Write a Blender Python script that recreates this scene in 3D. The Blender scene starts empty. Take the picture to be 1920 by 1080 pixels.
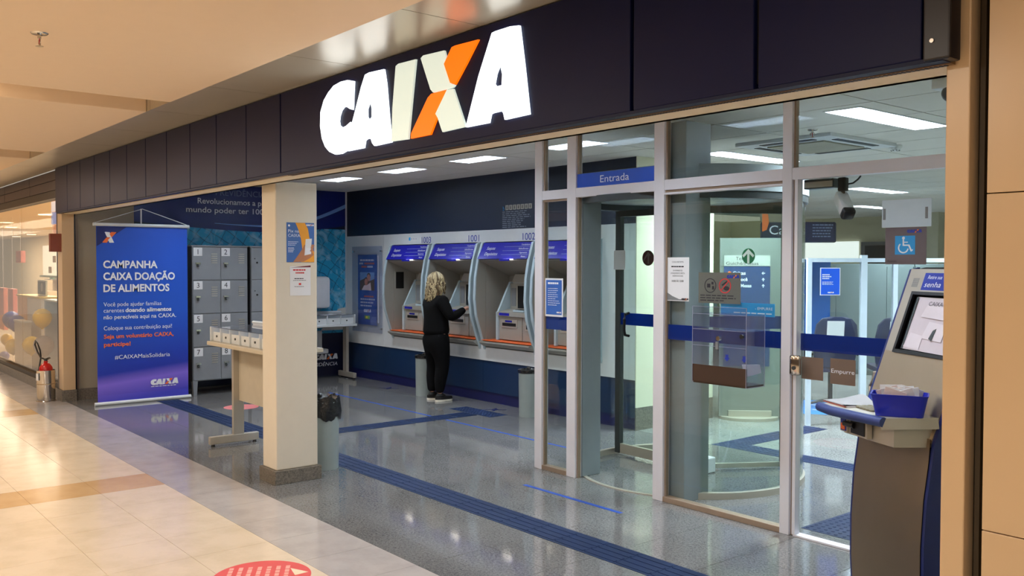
import bpy, bmesh, math, random
from mathutils import Vector, Matrix
random.seed(7)
S = bpy.context.scene
COL = S.collection
PI = math.pi
# ------------------------------------------------------------------ camera
yaw, pit, rol = 0.8831543884081441, -0.025855884745903966, 0.0016833842903653676
fw = Vector((-math.sin(yaw)*math.cos(pit), math.cos(yaw)*math.cos(pit), math.sin(pit)))
r0 = Vector((math.cos(yaw), math.sin(yaw), 0)); u0 = r0.cross(fw)
rt = math.cos(rol)*r0 + math.sin(rol)*u0
up = -math.sin(rol)*r0 + math.cos(rol)*u0
cd = bpy.data.cameras.new('camera'); cam = bpy.data.objects.new('camera', cd); COL.objects.link(cam)
m = Matrix.Identity(4)
for i in range(3):
    m[i][0] = rt[i]; m[i][1] = up[i]; m[i][2] = -fw[i]
m[0][3], m[1][3], m[2][3] = 0, 0, 1.6
cam.matrix_world = m
cd.sensor_width = 36; cd.lens = 36*1694.511/1920; cd.clip_start = .05; cd.clip_end = 200
S.camera = cam
# ------------------------------------------------------------------ world, view
w = bpy.data.worlds.new('world'); S.world = w; w.use_nodes = True
w.node_tree.nodes['Background'].inputs[0].default_value = (1.0, .90, .76, 1)
w.node_tree.nodes['Background'].inputs[1].default_value = .35
S.view_settings.view_transform = 'Standard'; S.view_settings.look = 'None'
S.view_settings.exposure = 0.3; S.view_settings.gamma = 1.0; S.view_settings.use_curve_mapping = False
S.cycles.transparent_max_bounces = 32; S.cycles.max_bounces = 10
S.cycles.sample_clamp_indirect = 6.0
WARM = (1.0, .89, .75); COOL = (.85, .93, 1.0)
def area(name, loc, sx, sy, power, color, rot=(0, 0, 0), spread=PI):
    d = bpy.data.lights.new(name, 'AREA'); d.shape = 'RECTANGLE'; d.size = sx; d.size_y = sy
    d.energy = power; d.color = color; d.spread = spread
    o = bpy.data.objects.new(name, d); COL.objects.link(o); o.location = loc; o.rotation_euler = rot
    return o
# mall ceiling luminaires (rows of recessed warm fittings running along the corridor)
MALL_L = [(-13.5, .9), (-10.2, .6), (-7.6, .35), (-5.0, .1), (-2.4, 0.0), (.2, .2), (-12, -2.6), (-8, -2.6), (-4, -2.6), (0, -2.6)]
for x, y in MALL_L: area('mall_downlight_glow', (x, y, 2.66), .6, .6, 31, WARM)
# bank fluorescent fittings: (x, y, size_x, size_y, watt)
BANK_L = [(-9.88, 5.41, .62, .26, 10), (-8.51, 5.41, .62, .26, 10), (-7.13, 5.41, .62, .26, 10), (-5.76, 5.41, .62, .26, 10),
          (-3.28, 6.16, .26, 1.25, 74), (-5.30, 7.35, .26, 1.25, 74), (-6.5, 11.9, .26, 1.25, 74), (-8.42, 15.3, .26, 1.25, 74),
          (-3.3, 9.0, .26, 1.25, 74), (-2.2, 12.0, .26, 1.25, 74), (-5.2, 15.2, .26, 1.25, 74), (-7.2, 9.4, .26, 1.25, 55),
          (-9.88, 3.75, .62, .26, 10), (-7.7, 3.75, .62, .26, 10), (-5.3, 3.75, .62, .26, 12), (-3.9, 3.75, .62, .26, 12), (-2.3, 3.35, .62, .26, 12)]
BK = 2.6
for x, y, a, b, p in BANK_L: area('bank_fluorescent_glow', (x, y, 2.695), a, b, p*BK, COOL)

# ------------------------------------------------------------------ materials
def lin(c):
    return tuple(((v/255)/12.92 if v/255 <= .04045 else ((v/255+.055)/1.055)**2.4) for v in c) + (1,)
MC = {}
def M(name, c, rough=.5, metal=0.0, var=.04, scale=12.0, spec=.5, bump=0.0, coat=0.0, emit=None, es=1.0, alpha=1.0):
    if name in MC: return MC[name]
    mt = bpy.data.materials.new(name); mt.use_nodes = True; MC[name] = mt
    nt = mt.node_tree; b = nt.nodes['Principled BSDF']
    b.inputs['Roughness'].default_value = rough; b.inputs['Metallic'].default_value = metal
    b.inputs['Specular IOR Level'].default_value = spec; b.inputs['Coat Weight'].default_value = coat
    tc = nt.nodes.new('ShaderNodeTexCoord'); nz = nt.nodes.new('ShaderNodeTexNoise'); nz.inputs['Scale'].default_value = scale
    nz.inputs['Detail'].default_value = 4
    nt.links.new(tc.outputs['Object'], nz.inputs['Vector'])
    mx = nt.nodes.new('ShaderNodeMix'); mx.data_type = 'RGBA'
    l = lin(c)
    mx.inputs[6].default_value = tuple(max(0, v*(1-var*2)) for v in l[:3])+(1,)
    mx.inputs[7].default_value = tuple(min(1, v*(1+var*2)) for v in l[:3])+(1,)
    nt.links.new(nz.outputs['Fac'], mx.inputs[0]); nt.links.new(mx.outputs[2], b.inputs['Base Color'])
    if bump:
        bp = nt.nodes.new('ShaderNodeBump'); bp.inputs['Strength'].default_value = bump; bp.inputs['Distance'].default_value = .01
        nt.links.new(nz.outputs['Fac'], bp.inputs['Height']); nt.links.new(bp.outputs[0], b.inputs['Normal'])
    if emit: b.inputs['Emission Color'].default_value = lin(emit); b.inputs['Emission Strength'].default_value = es
    return mt
def glassmat(name, tint=(228, 240, 236), refl=1.0, op=0.0, opc=(200, 215, 215)):
    mt = bpy.data.materials.new(name); mt.use_nodes = True; nt = mt.node_tree; nt.nodes.clear(); N = nt.nodes.new; K = nt.links.new
    out = N('ShaderNodeOutputMaterial'); tr = N('ShaderNodeBsdfTransparent'); gl = N('ShaderNodeBsdfGlossy')
    tr.inputs[0].default_value = lin(tint); gl.inputs['Roughness'].default_value = .0
    ge = N('ShaderNodeNewGeometry'); dt = N('ShaderNodeVectorMath'); dt.operation = 'DOT_PRODUCT'
    K(ge.outputs['Normal'], dt.inputs[0]); K(ge.outputs['Incoming'], dt.inputs[1])
    def mth(op_, a, v):
        q = N('ShaderNodeMath'); q.operation = op_; K(a, q.inputs[0]); q.inputs[1].default_value = v; return q.outputs[0]
    ab = mth('ABSOLUTE', dt.outputs['Value'], 0); iv = N('ShaderNodeMath'); iv.operation = 'SUBTRACT'; iv.inputs[0].default_value = 1; K(ab, iv.inputs[1])
    f5 = mth('POWER', iv.outputs[0], 5); f = mth('MULTIPLY', f5, .96*refl); f = mth('ADD', f, .04*refl)
    mx = N('ShaderNodeMixShader'); K(f, mx.inputs[0]); K(tr.outputs[0], mx.inputs[1]); K(gl.outputs[0], mx.inputs[2])
    last = mx
    if op:
        df = N('ShaderNodeBsdfDiffuse'); df.inputs[0].default_value = lin(opc); m2 = N('ShaderNodeMixShader')
        m2.inputs[0].default_value = op; K(mx.outputs[0], m2.inputs[1]); K(df.outputs[0], m2.inputs[2]); last = m2
    K(last.outputs[0], out.inputs[0]); return mt
GLASS = glassmat('clear_glass', (249, 252, 251)); GLASS2 = glassmat('curved_green_glass', (245, 251, 248)); ACR = glassmat('acrylic', (238, 240, 246), 1.2, .03, (200, 205, 225))
SHOPG = glassmat('shop_glass', (250, 248, 244), 1.0, .0, (230, 215, 190))

def granite(name, c1, c2, rough, scale=55, patch=.0):
    mt = bpy.data.materials.new(name); mt.use_nodes = True; nt = mt.node_tree; b = nt.nodes['Principled BSDF']
    ge = nt.nodes.new('ShaderNodeNewGeometry')
    n1 = nt.nodes.new('ShaderNodeTexNoise'); n1.inputs['Scale'].default_value = scale; n1.inputs['Detail'].default_value = 8; n1.inputs['Roughness'].default_value = .75
    n2 = nt.nodes.new('ShaderNodeTexVoronoi'); n2.inputs['Scale'].default_value = scale*2.2
    n3 = nt.nodes.new('ShaderNodeTexNoise'); n3.inputs['Scale'].default_value = 2.0
    for n in (n1, n2, n3): nt.links.new(ge.outputs['Position'], n.inputs['Vector'])
    rp = nt.nodes.new('ShaderNodeValToRGB'); rp.color_ramp.elements[0].position = .38; rp.color_ramp.elements[1].position = .62
    rp.color_ramp.elements[0].color = lin(c1); rp.color_ramp.elements[1].color = lin(c2)
    a = nt.nodes.new('ShaderNodeMath'); a.operation = 'MULTIPLY_ADD'; a.inputs[1].default_value = .25
    nt.links.new(n2.outputs['Distance'], a.inputs[0]); nt.links.new(n1.outputs['Fac'], a.inputs[2])
    a2 = nt.nodes.new('ShaderNodeMath'); a2.operation = 'MULTIPLY_ADD'; a2.inputs[1].default_value = patch
    nt.links.new(n3.outputs['Fac'], a2.inputs[0]); nt.links.new(a.outputs[0], a2.inputs[2])
    s = nt.nodes.new('ShaderNodeMath'); s.operation = 'SUBTRACT'; s.inputs[1].default_value = .1 + patch*.5
    nt.links.new(a2.outputs[0], s.inputs[0]); nt.links.new(s.outputs[0], rp.inputs[0]); nt.links.new(rp.outputs[0], b.inputs['Base Color'])
    b.inputs['Roughness'].default_value = rough; b.inputs['Specular IOR Level'].default_value = .6
    return mt
GRAN = granite('polished_grey_granite', (84, 85, 87), (126, 126, 126), .07, 70, .2)
GRANB = granite('dark_granite', (78, 74, 68), (125, 118, 108), .35)
CREAM = granite('cream_floor_tile', (214, 198, 174), (224, 208, 186), .16, 3)
GREYT = granite('grey_floor_tile', (172, 166, 164), (184, 178, 176), .12, 3)
TAN = granite('tan_floor_tile', (196, 160, 116), (206, 172, 128), .14, 3)
FASC = M('dark_fascia_metal', (13, 20, 62), .40, .0, .05, 3, .18)
FASCB = M('fascia_lip', (26, 34, 64), .45, spec=.2)
BLACK = M('black_plastic', (14, 14, 16), .4)
BLACKM = M('matt_black', (8, 8, 8), .8)
CREAMW = M('cream_wall_paint', (232, 218, 190), .55, var=.02)
PEACH = M('peach_wall_panel', (208, 180, 144), .3, var=.02, scale=2)
CEILM = M('mall_ceiling_paint', (236, 212, 182), .7, var=.01)
SOFF = M('soffit_metal_panel', (196, 188, 172), .28, .35, .05, 2)
CEILB = M('bank_ceiling_tile', (210, 210, 204), .8, var=.02, scale=60)
ALU = M('satin_aluminium', (226, 226, 234), .42, .2, .03, 5)
ALUD = M('aluminium_bronze_edge', (158, 138, 120), .4, .4)
GREYP = M('grey_portal_paint', (128, 138, 144), .4)
DGREY = M('dark_grey_metal', (62, 68, 70), .4, .3)
WHITE = M('white_laminate', (212, 218, 222), .35, var=.02)
NAVY = M('navy_wall', (11, 26, 50), .45, var=.08, scale=1.2)
NAVYL = M('lower_navy_panel', (21, 45, 78), .35, var=.06, scale=2)
KICK = M('kick_blue', (22, 26, 78), .4)
TACT = M('tactile_blue_rubber', (18, 38, 74), .6, var=.08, scale=8, spec=.25)
TAPE = M('blue_tape', (18, 66, 158), .6)
INK = M('dark_ink', (30, 30, 40), .6); PAPER = M('white_paper', (226, 228, 232), .6, var=.01)
WINK = M('white_ink', (232, 236, 244), .5, var=.01); OINK = M('orange_ink', (232, 108, 44), .5); BINK = M('royal_blue_ink', (24, 48, 150), .5)
SKYB = M('light_blue_ink', (40, 150, 215), .5); REDI = M('red_ink', (200, 40, 44), .5)
BLUEF = M('blue_glass_film', (0, 42, 130), .6, spec=.1); POSTB = M('poster_blue_print', (28, 84, 180), .5); BLUES = M('entry_sign_blue', (20, 68, 170), .4)
STEEL = M('brushed_steel', (200, 182, 156), .33, .8, .06, 4); STEELL = M('light_brushed_steel', (190, 184, 172), .38, .45, .04, 4)
CHROME = M('chrome', (210, 206, 200), .12, 1.0, .01)
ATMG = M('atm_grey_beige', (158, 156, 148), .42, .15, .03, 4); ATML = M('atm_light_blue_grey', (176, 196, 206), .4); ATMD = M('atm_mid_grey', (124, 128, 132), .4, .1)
ORNG = M('orange_shelf', (222, 96, 36), .4); SIGNB = M('atm_sign_blue', (34, 34, 150), .22)
SCR = M('dark_screen', (20, 22, 26), .12); LOCK = M('locker_grey_paint', (132, 136, 142), .38); LOCKD = M('locker_dark', (34, 34, 36), .5)
BEIGE = M('beige_laminate', (196, 186, 166), .45); GREYBIN = M('grey_green_plastic', (158, 170, 168), .4); BAG = M('black_bin_bag', (16, 16, 18), .22, 0, .1, 30, .6, .8)
BROWN = M('brown_vinyl', (112, 92, 78), .5); SIGNG = M('taupe_sign', (98, 88, 92), .45); DARKG = M('olive_grey_sign', (92, 94, 88), .5)

# ------------------------------------------------------------------ mesh helpers
class MB:
    def __init__(s): s.bm = bmesh.new()
    def box(s, x0, x1, y0, y1, z0, z1, bev=0):
        v = [s.bm.verts.new((x, y, z)) for x in (x0, x1) for y in (y0, y1) for z in (z0, z1)]
        fs = [s.bm.faces.new([v[i] for i in f]) for f in ((0, 1, 3, 2), (4, 6, 7, 5), (0, 4, 5, 1), (2, 3, 7, 6), (0, 2, 6, 4), (1, 5, 7, 3))]
        if bev:
            es = list({e for f in fs for e in f.edges})
            bmesh.ops.bevel(s.bm, geom=es, offset=bev, segments=2, affect='EDGES', profile=.5)
        return s
    def prism(s, pts, d, hole=None):
        """pts: 3d polygon; extruded by vector d"""
        d = Vector(d); a = [s.bm.verts.new(p) for p in pts]; b = [s.bm.verts.new(Vector(p)+d) for p in pts]
        n = len(pts)
        for i in range(n): s.bm.faces.new((a[i], a[(i+1) % n], b[(i+1) % n], b[i]))
        if hole is None:
            if n <= 4: s.bm.faces.new(a); s.bm.faces.new(b[::-1])
            else:
                for ring in (a, b): bmesh.ops.triangle_fill(s.bm, edges=[s.bm.edges.get((ring[i], ring[(i+1) % n])) for i in range(n)], use_beauty=False)
        else:
            c = [s.bm.verts.new(p) for p in hole]; e = [s.bm.verts.new(Vector(p)+d) for p in hole]; k = len(hole)
            for i in range(k): s.bm.faces.new((c[i], e[i], e[(i+1) % k], c[(i+1) % k]))
            for ring, h in ((a, c), (b, e)):
                es = []
                for L in (ring, h):
                    for i in range(len(L)):
                        q = s.bm.edges.get((L[i], L[(i+1) % len(L)])); es.append(q)
                bmesh.ops.triangle_fill(s.bm, edges=es, use_beauty=True)
        return s
    def cyl(s, p0, p1, r0, r1=None, n=20, cap=True):
        p0 = Vector(p0); p1 = Vector(p1); r1 = r0 if r1 is None else r1
        d = (p1-p0).normalized(); a = d.orthogonal().normalized(); b = d.cross(a)
        A = []; B = []
        for i in range(n):
            t = 2*PI*i/n; o = a*math.cos(t)+b*math.sin(t)
            A.append(s.bm.verts.new(p0+o*r0)); B.append(s.bm.verts.new(p1+o*r1))
        for i in range(n): s.bm.faces.new((A[i], A[(i+1) % n], B[(i+1) % n], B[i]))
        if cap: s.bm.faces.new(A[::-1]); s.bm.faces.new(B)
        return s
    def lathe(s, prof, c=(0, 0, 0), n=32, sx=1, sy=1):
        c = Vector(c); rings = []
        for r, z in prof: rings.append([s.bm.verts.new(c+Vector((r*sx*math.cos(2*PI*i/n), r*sy*math.sin(2*PI*i/n), z))) for i in range(n)])
        for q in range(len(rings)-1):
            for i in range(n): s.bm.faces.new((rings[q][i], rings[q][(i+1) % n], rings[q+1][(i+1) % n], rings[q+1][i]))
        if prof[0][0] > 1e-4: s.bm.faces.new(rings[0][::-1])
        if prof[-1][0] > 1e-4: s.bm.faces.new(rings[-1])
        return s
    def arc(s, c, r, t, z0, z1, a0, a1, n=24):
        A = [[], [], [], []]
        for i in range(n+1):
            a = a0+(a1-a0)*i/n
            for k, (rr, z) in enumerate(((r-t/2, z0), (r+t/2, z0), (r+t/2, z1), (r-t/2, z1))):
                A[k].append(s.bm.verts.new((c[0]+rr*math.cos(a), c[1]+rr*math.sin(a), z)))
        for i in range(n):
            for k in range(4):
                j = (k+1) % 4; s.bm.faces.new((A[k][i], A[j][i], A[j][i+1], A[k][i+1]))
        s.bm.faces.new([A[k][0] for k in range(4)][::-1]); s.bm.faces.new([A[k][n] for k in range(4)])
        return s
    def tube(s, pts, r, n=8):
        pts = [Vector(p) for p in pts]; rings = []
        for i, p in enumerate(pts):
            d = (pts[min(i+1, len(pts)-1)]-pts[max(i-1, 0)]).normalized()
            a = d.cross(Vector((.13, .2, 1))).normalized(); b = d.cross(a)
            rr = r[i] if isinstance(r, (list, tuple)) else r
            rings.append([s.bm.verts.new(p+(a*math.cos(2*PI*k/n)+b*math.sin(2*PI*k/n))*rr) for k in range(n)])
        for q in range(len(rings)-1):
            for i in range(n): s.bm.faces.new((rings[q][i], rings[q][(i+1) % n], rings[q+1][(i+1) % n], rings[q+1][i]))
        s.bm.faces.new(rings[0][::-1]); s.bm.faces.new(rings[-1])
        return s
    def ball(s, c, rx, ry=None, rz=None, u=20, v=12):
        ry = ry or rx; rz = rz or rx
        bmesh.ops.create_uvsphere(s.bm, u_segments=u, v_segments=v, radius=1, matrix=Matrix.Translation(c) @ Matrix.Diagonal((rx, ry, rz, 1)))
        return s
    def build(s, name, mat, parent=None, smooth=False, world=True):
        bmesh.ops.recalc_face_normals(s.bm, faces=s.bm.faces)
        me = bpy.data.meshes.new(name)
        if parent is not None and world:
            p = parent; off = Vector((0, 0, 0))
            while p is not None: off += p.location; p = p.parent
            bmesh.ops.translate(s.bm, verts=s.bm.verts, vec=-off)
        s.bm.to_mesh(me); s.bm.free(); me.materials.append(mat)
        if smooth:
            for f in me.polygons: f.use_smooth = True
            try: me.set_sharp_from_angle(angle=math.radians(42))
            except Exception: pass
        o = bpy.data.objects.new(name, me); COL.objects.link(o); o.parent = parent
        return o
def tag(o, label=None, cat=None, group=None, kind=None):
    for k, v in (('label', label), ('category', cat), ('group', group), ('kind', kind)):
        if v: o[k] = v
    return o
def E(name, loc, label, cat, group=None, rz=0, kind=None):
    o = bpy.data.objects.new(name, None); o.empty_display_size = .1; COL.objects.link(o); o.location = loc; o.rotation_euler = (0, 0, rz)
    return tag(o, label, cat, group, kind)
def mesh_of(mb, name, mat):
    bmesh.ops.recalc_face_normals(mb.bm, faces=mb.bm.faces); me = bpy.data.meshes.new(name); mb.bm.to_mesh(me); mb.bm.free(); me.materials.append(mat); return me
def inst(name, me, loc, parent, rz=0):
    o = bpy.data.objects.new(name, me); COL.objects.link(o); o.parent = parent; o.rotation_euler = (0, 0, rz)
    off = Vector((0, 0, 0)); p = parent
    while p is not None: off += p.location; p = p.parent
    o.location = Vector(loc)-off; return o
def copy_tree(o, parent=None):
    c = o.copy(); COL.objects.link(c); c.parent = parent
    for ch in list(o.children): copy_tree(ch, c)
    return c
def text(body, p, xd, ud, size, mat, parent, width=None, bold=0.0, align='LEFT', name='lettering', ext=.0008, shear=0, world=True):
    """size = cap height approx; p = anchor baseline point"""
    cu = bpy.data.curves.new('t', 'FONT'); cu.body = body; cu.size = 1; cu.extrude = .0; cu.offset = bold; cu.shear = shear; cu.resolution_u = 3
    to = bpy.data.objects.new('t', cu); COL.objects.link(to)
    bpy.context.view_layer.update()
    me = bpy.data.meshes.new_from_object(to.evaluated_get(bpy.context.evaluated_depsgraph_get()))
    COL.objects.unlink(to); bpy.data.objects.remove(to); bpy.data.curves.remove(cu)
    if not len(me.vertices): return None
    xs = [v.co.x for v in me.vertices]; x0, x1 = min(xs), max(xs)
    k = size/.70; kx = k if width is None else width/(x1-x0)
    xd = Vector(xd).normalized(); ud = Vector(ud).normalized(); nd = xd.cross(ud)
    ox = {'LEFT': x0, 'CENTER': (x0+x1)/2, 'RIGHT': x1}[align]
    off = Vector((0, 0, 0))
    if parent is not None and world:
        q = parent
        while q is not None: off += q.location; q = q.parent
    for v in me.vertices: v.co = Vector(p)+xd*((v.co.x-ox)*kx)+ud*(v.co.y*k)+nd*ext-off
    me.materials.clear(); me.materials.append(mat)
    o = bpy.data.objects.new(name, me); COL.objects.link(o); o.parent = parent
    if name == 'lettering': o['kind'] = 'stuff'
    return o
Xp = (1, 0, 0); Yp = (0, 1, 0); Zp = (0, 0, 1)
def lines(mb, p, xd, ud, w, n, pitch, th, rag=.35, t=.0008):
    """illegible small print: rows of short word strokes"""
    xd = Vector(xd); ud = Vector(ud); nd = xd.cross(ud); p = Vector(p)
    for i in range(n):
        x = 0; L = w*(1-random.random()*rag)
        while x < L-.004:
            ww = min(L-x, random.uniform(.08, .2)*w)
            a = p+xd*x-ud*(i*pitch)
            mb.prism([a, a+xd*ww, a+xd*ww+ud*th, a+ud*th], nd*t); x += ww+.03*w
    return mb
def logo(p, xd, ud, h, parent, ink=None, name='logo_lettering', world=True):
    """small version of the slanted wordmark"""
    ink = ink or WINK; xd = Vector(xd); ud = Vector(ud); nd = xd.cross(ud); p = Vector(p)
    k = h/.4; mw = MB(); mo = MB()
    for key, hole, t in SIGN:
        q = mo if t == 'o' else mw
        pts = [p+xd*((x+4.80)*k)+ud*((z-2.225)*k) for x, z in key]
        q.prism(pts, nd*.001)
    mw.build(name, ink, parent, world=world); mo.build(name, OINK, parent, world=world)
# wordmark outlines in metres on the fascia (x, z)
L_C = [(-4.403,2.605),(-4.409,2.543),(-4.417,2.45),(-4.451,2.46),(-4.485,2.477),(-4.517,2.478),(-4.545,2.464),(-4.566,2.437),(-4.574,2.406),(-4.566,2.381),(-4.532,2.365),(-4.491,2.37),(-4.441,2.386),(-4.456,2.33),(-4.478,2.234),(-4.543,2.221),(-4.615,2.223),(-4.685,2.245),(-4.736,2.279),(-4.775,2.33),(-4.796,2.404),(-4.791,2.486),(-4.751,2.547),(-4.697,2.585),(-4.633,2.614),(-4.55,2.624),(-4.47,2.621)]
L_A1 = [(-4.282,2.62),(-4.239,2.625),(-4.089,2.618),(-4.068,2.54),(-4.043,2.371),(-4.017,2.231),(-4.186,2.229),(-4.209,2.246),(-4.222,2.271),(-4.259,2.275),(-4.284,2.268),(-4.297,2.229),(-4.472,2.229),(-4.448,2.334),(-4.382,2.453),(-4.324,2.56)]
L_A1h = [(-4.232,2.475),(-4.262,2.435),(-4.262,2.392),(-4.242,2.372),(-4.212,2.384),(-4.212,2.432)]
L_I = [(-3.973,2.614),(-3.948,2.622),(-3.787,2.617),(-3.823,2.423),(-3.857,2.23),(-4.02,2.235),(-4.012,2.256),(-4.005,2.403)]
X1 = [(-3.743,2.614),(-3.721,2.624),(-3.542,2.616),(-3.525,2.574),(-3.548,2.553),(-3.496,2.454),(-3.456,2.44),(-3.47,2.431),(-3.636,2.431),(-3.659,2.45)]
X2 = [(-3.482,2.62),(-3.453,2.623),(-3.275,2.617),(-3.367,2.524),(-3.454,2.442),(-3.494,2.456),(-3.545,2.553)]
X3 = [(-3.652,2.427),(-3.527,2.427),(-3.623,2.328),(-3.604,2.305),(-3.659,2.231),(-3.833,2.23),(-3.829,2.256),(-3.682,2.412)]
X4 = [(-3.52,2.427),(-3.47,2.425),(-3.418,2.325),(-3.372,2.236),(-3.557,2.232),(-3.569,2.252),(-3.597,2.305),(-3.616,2.326)]
L_A2 = [(-3.177,2.627),(-3.152,2.63),(-3.047,2.63),(-2.987,2.622),(-2.953,2.437),(-2.92,2.236),(-3.085,2.233),(-3.095,2.263),(-3.107,2.274),(-3.17,2.273),(-3.186,2.27),(-3.198,2.233),(-3.37,2.233),(-3.362,2.253),(-3.275,2.451)]
L_A2h = [(-3.118,2.482),(-3.146,2.444),(-3.160,2.400),(-3.148,2.386),(-3.106,2.386),(-3.103,2.433)]
SIGN = [(L_C, None, 'w'), (L_A1, L_A1h, 'w'), (L_I, None, 'w'), (X1, None, 'w'), (X2, None, 'o'), (X3, None, 'o'), (X4, None, 'w'), (L_A2, L_A2h, 'w')]

# ================================================================== SETTING
fl = E('floor', (-8, 2, 0), 'polished tiled floor: cream mall tiles, a grey border and speckled grey granite in the bank', 'floor', kind='structure')
MB().box(-32, 4, -6, 2.2, -.10, -.003).build('floor_slab', CREAM, fl)
MB().box(-11.5, 4, 2.2, 6.46, -.10, -.003).build('floor_slab', GRANB, fl)
MB().box(-32, -11.5, 2.2, 6.46, -.10, -.003).build('floor_slab', CREAM, fl)
rear = granite('rear_granite', (108, 112, 112), (154, 156, 154), .08, 70, .2)
MB().box(-14, 4, 6.46, 19, -.10, -.003).build('floor_slab', rear, fl)
T = .44
def tilemesh(w, d, mat, z0=-.02): return mesh_of(MB().box(0, w-.0025, 0, d-.0025, z0, 0), 'tile', mat)
mc, mt_, mg = tilemesh(T, T, CREAM), tilemesh(T, T, TAN), tilemesh(T, .44, GREYT)
tcols = {0, -9, 9}
for i in range(-20, 10):
    x = -7.086+i*T
    for j in range(1, 6):
        y = 2.2-j*T
        inst('tile', mt_ if i in tcols else mc, (x, y, 0), fl)
    inst('tile', mg, (x, 2.2, 0), fl)
B = .4914
gt = tilemesh(B, B, GRAN); gt_h = tilemesh(B, 6.46-(2.64+7*B), GRAN)
for i in range(-17, 6):
    x = -3.506+i*B
    if x > -1.4: continue
    for j in range(8): inst('tile', gt if j < 7 else gt_h, (x, 2.64+j*B, 0), fl)
gt2 = tilemesh(B, B, rear)
for i in range(-6, 5):
    for j in range(7): inst('tile', gt2, (-3.506+i*B, 6.46+j*B, 0), fl)

# mall ceiling
ce = E('ceiling', (-6, 0, 2.70), 'cream plaster mall ceiling with recessed grooves', 'ceiling', kind='structure')
def slab(x0, x1, y0=-6, y1=2.127): MB().box(x0, x1, y0, y1, 2.70, 2.80, .006).build('ceiling_panel', CEILM, ce)
slab(-6.254, 4); slab(-9.85, -6.76); slab(-14.0, -10.55); slab(-32, -14.5)
MB().box(-32, 4, -6, 2.127, 2.83, 2.90).build('groove_ceiling', CEILM, ce)
MB().box(-32, 4, 2.10, 2.70, 2.86, 2.92).build('groove_ceiling', CEILM, ce)
so = E('ceiling_trim', (-6, 2.3, 2.70), 'strip of satin metal soffit panels above the shopfront sign', 'soffit', kind='structure')
jx = [-32, -25, -20.4, -18.2, -17.0, -15.9, -14.8, -13.7, -12.6, -11.42, -10.05, -8.93, -7.81, -6.69, -5.57, -4.47, -3.35, -2.23, -1.11, .1, 1.3]
for a, b in zip(jx, jx[1:]): MB().box(a+.003, b-.003, 2.128, 2.60, 2.705, 2.80).build('panel', SOFF, so)
# mall far wall (behind the camera, seen only in reflections)
tag(MB().box(-32, 4, -6.2, -6, 0, 2.9).build('wall_mall', M('far_shopfront', (92, 82, 74), .5)), 'dim brown wall on the far side of the mall corridor', 'wall', kind='structure')

# bank ceiling: mineral tiles 1.25 x .625
cb = E('ceiling_bank', (-6, 6, 2.64), 'grey suspended tile ceiling inside the bank', 'ceiling', kind='structure')
ct = mesh_of(MB().box(.007, 1.243, .007, .643, 0, .02), 'ceiling_tile', CEILB)
MB().box(-11.7, 4, 2.82, 19, 2.72, 2.76).build('ceiling_backing', M('ceiling_joint', (70, 70, 68), .8), cb)
def cut(rects, h):
    out = []
    for x0, x1, y0, y1 in rects:
        a0, a1, b0, b1 = max(x0, h[0]), min(x1, h[1]), max(y0, h[2]), min(y1, h[3])
        if a0 >= a1 or b0 >= b1: out.append((x0, x1, y0, y1)); continue
        out += [r for r in ((x0, a0, y0, y1), (a1, x1, y0, y1), (a0, a1, y0, b0), (a0, a1, b1, y1)) if r[1]-r[0] > .002 and r[3]-r[2] > .002]
    return out
holes = [(x-a/2, x+a/2, y-b/2, y+b/2) for x, y, a, b, p in BANK_L]
for i in range(13):
    for j in range(25):
        x = -11.75+i*1.25; y = 2.83+j*.65
        if j > 12 and i > 9: continue
        rc_ = [(x+.007, x+1.243, y+.007, y+.643)]; n0 = rc_[0]
        for h in holes: rc_ = cut(rc_, h)
        if rc_ == [n0]: inst('ceiling_tile', ct, (x, y, 2.64), cb)
        else:
            q = MB()
            for r in rc_: q.box(*r, 2.64, 2.66)
            q.build('ceiling_tile', CEILB, cb)
# walls
wl = E('wall_left', (-11.5, 3, 0), 'grey beige side wall beside the lockers', 'wall', kind='structure')
GBW = M('grey_beige_paint', (158, 150, 134), .6, var=.03, scale=3)
MB().box(-11.66, -11.45, 2.72, 3.44, .13, 2.66).build('wall_panel', GBW, wl)
MB().box(-11.66, -11.435, 2.72, 3.44, 0, .13).build('skirting', GRANB, wl)
MB().box(-11.80, -11.61, 3.44, 6.6, 0, 2.66).build('wall_panel', NAVY, wl)
MB().box(-11.50, -11.444, 2.70, 2.80, .13, 2.3).build('door_jamb', ALUD, wl)
po = E('trim_post', (-11.55, 2.65, 0), 'cream corner post between the neighbouring shop window and the bank', 'post', kind='structure')
MB().box(-11.60, -11.40, 2.62, 2.75, .13, 2.2).build('post', PEACH, po)
MB().box(-11.62, -11.385, 2.60, 2.76, 0, .13).build('skirting', GRANB, po)
MB().box(-11.405, -11.395, 2.751, 2.765, .13, 2.2).build('dark_edge', BLACK, po)
area('groove_lamp', (-6.5, .55, 2.82), .12, .7, 9, (1, .82, .6))

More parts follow.
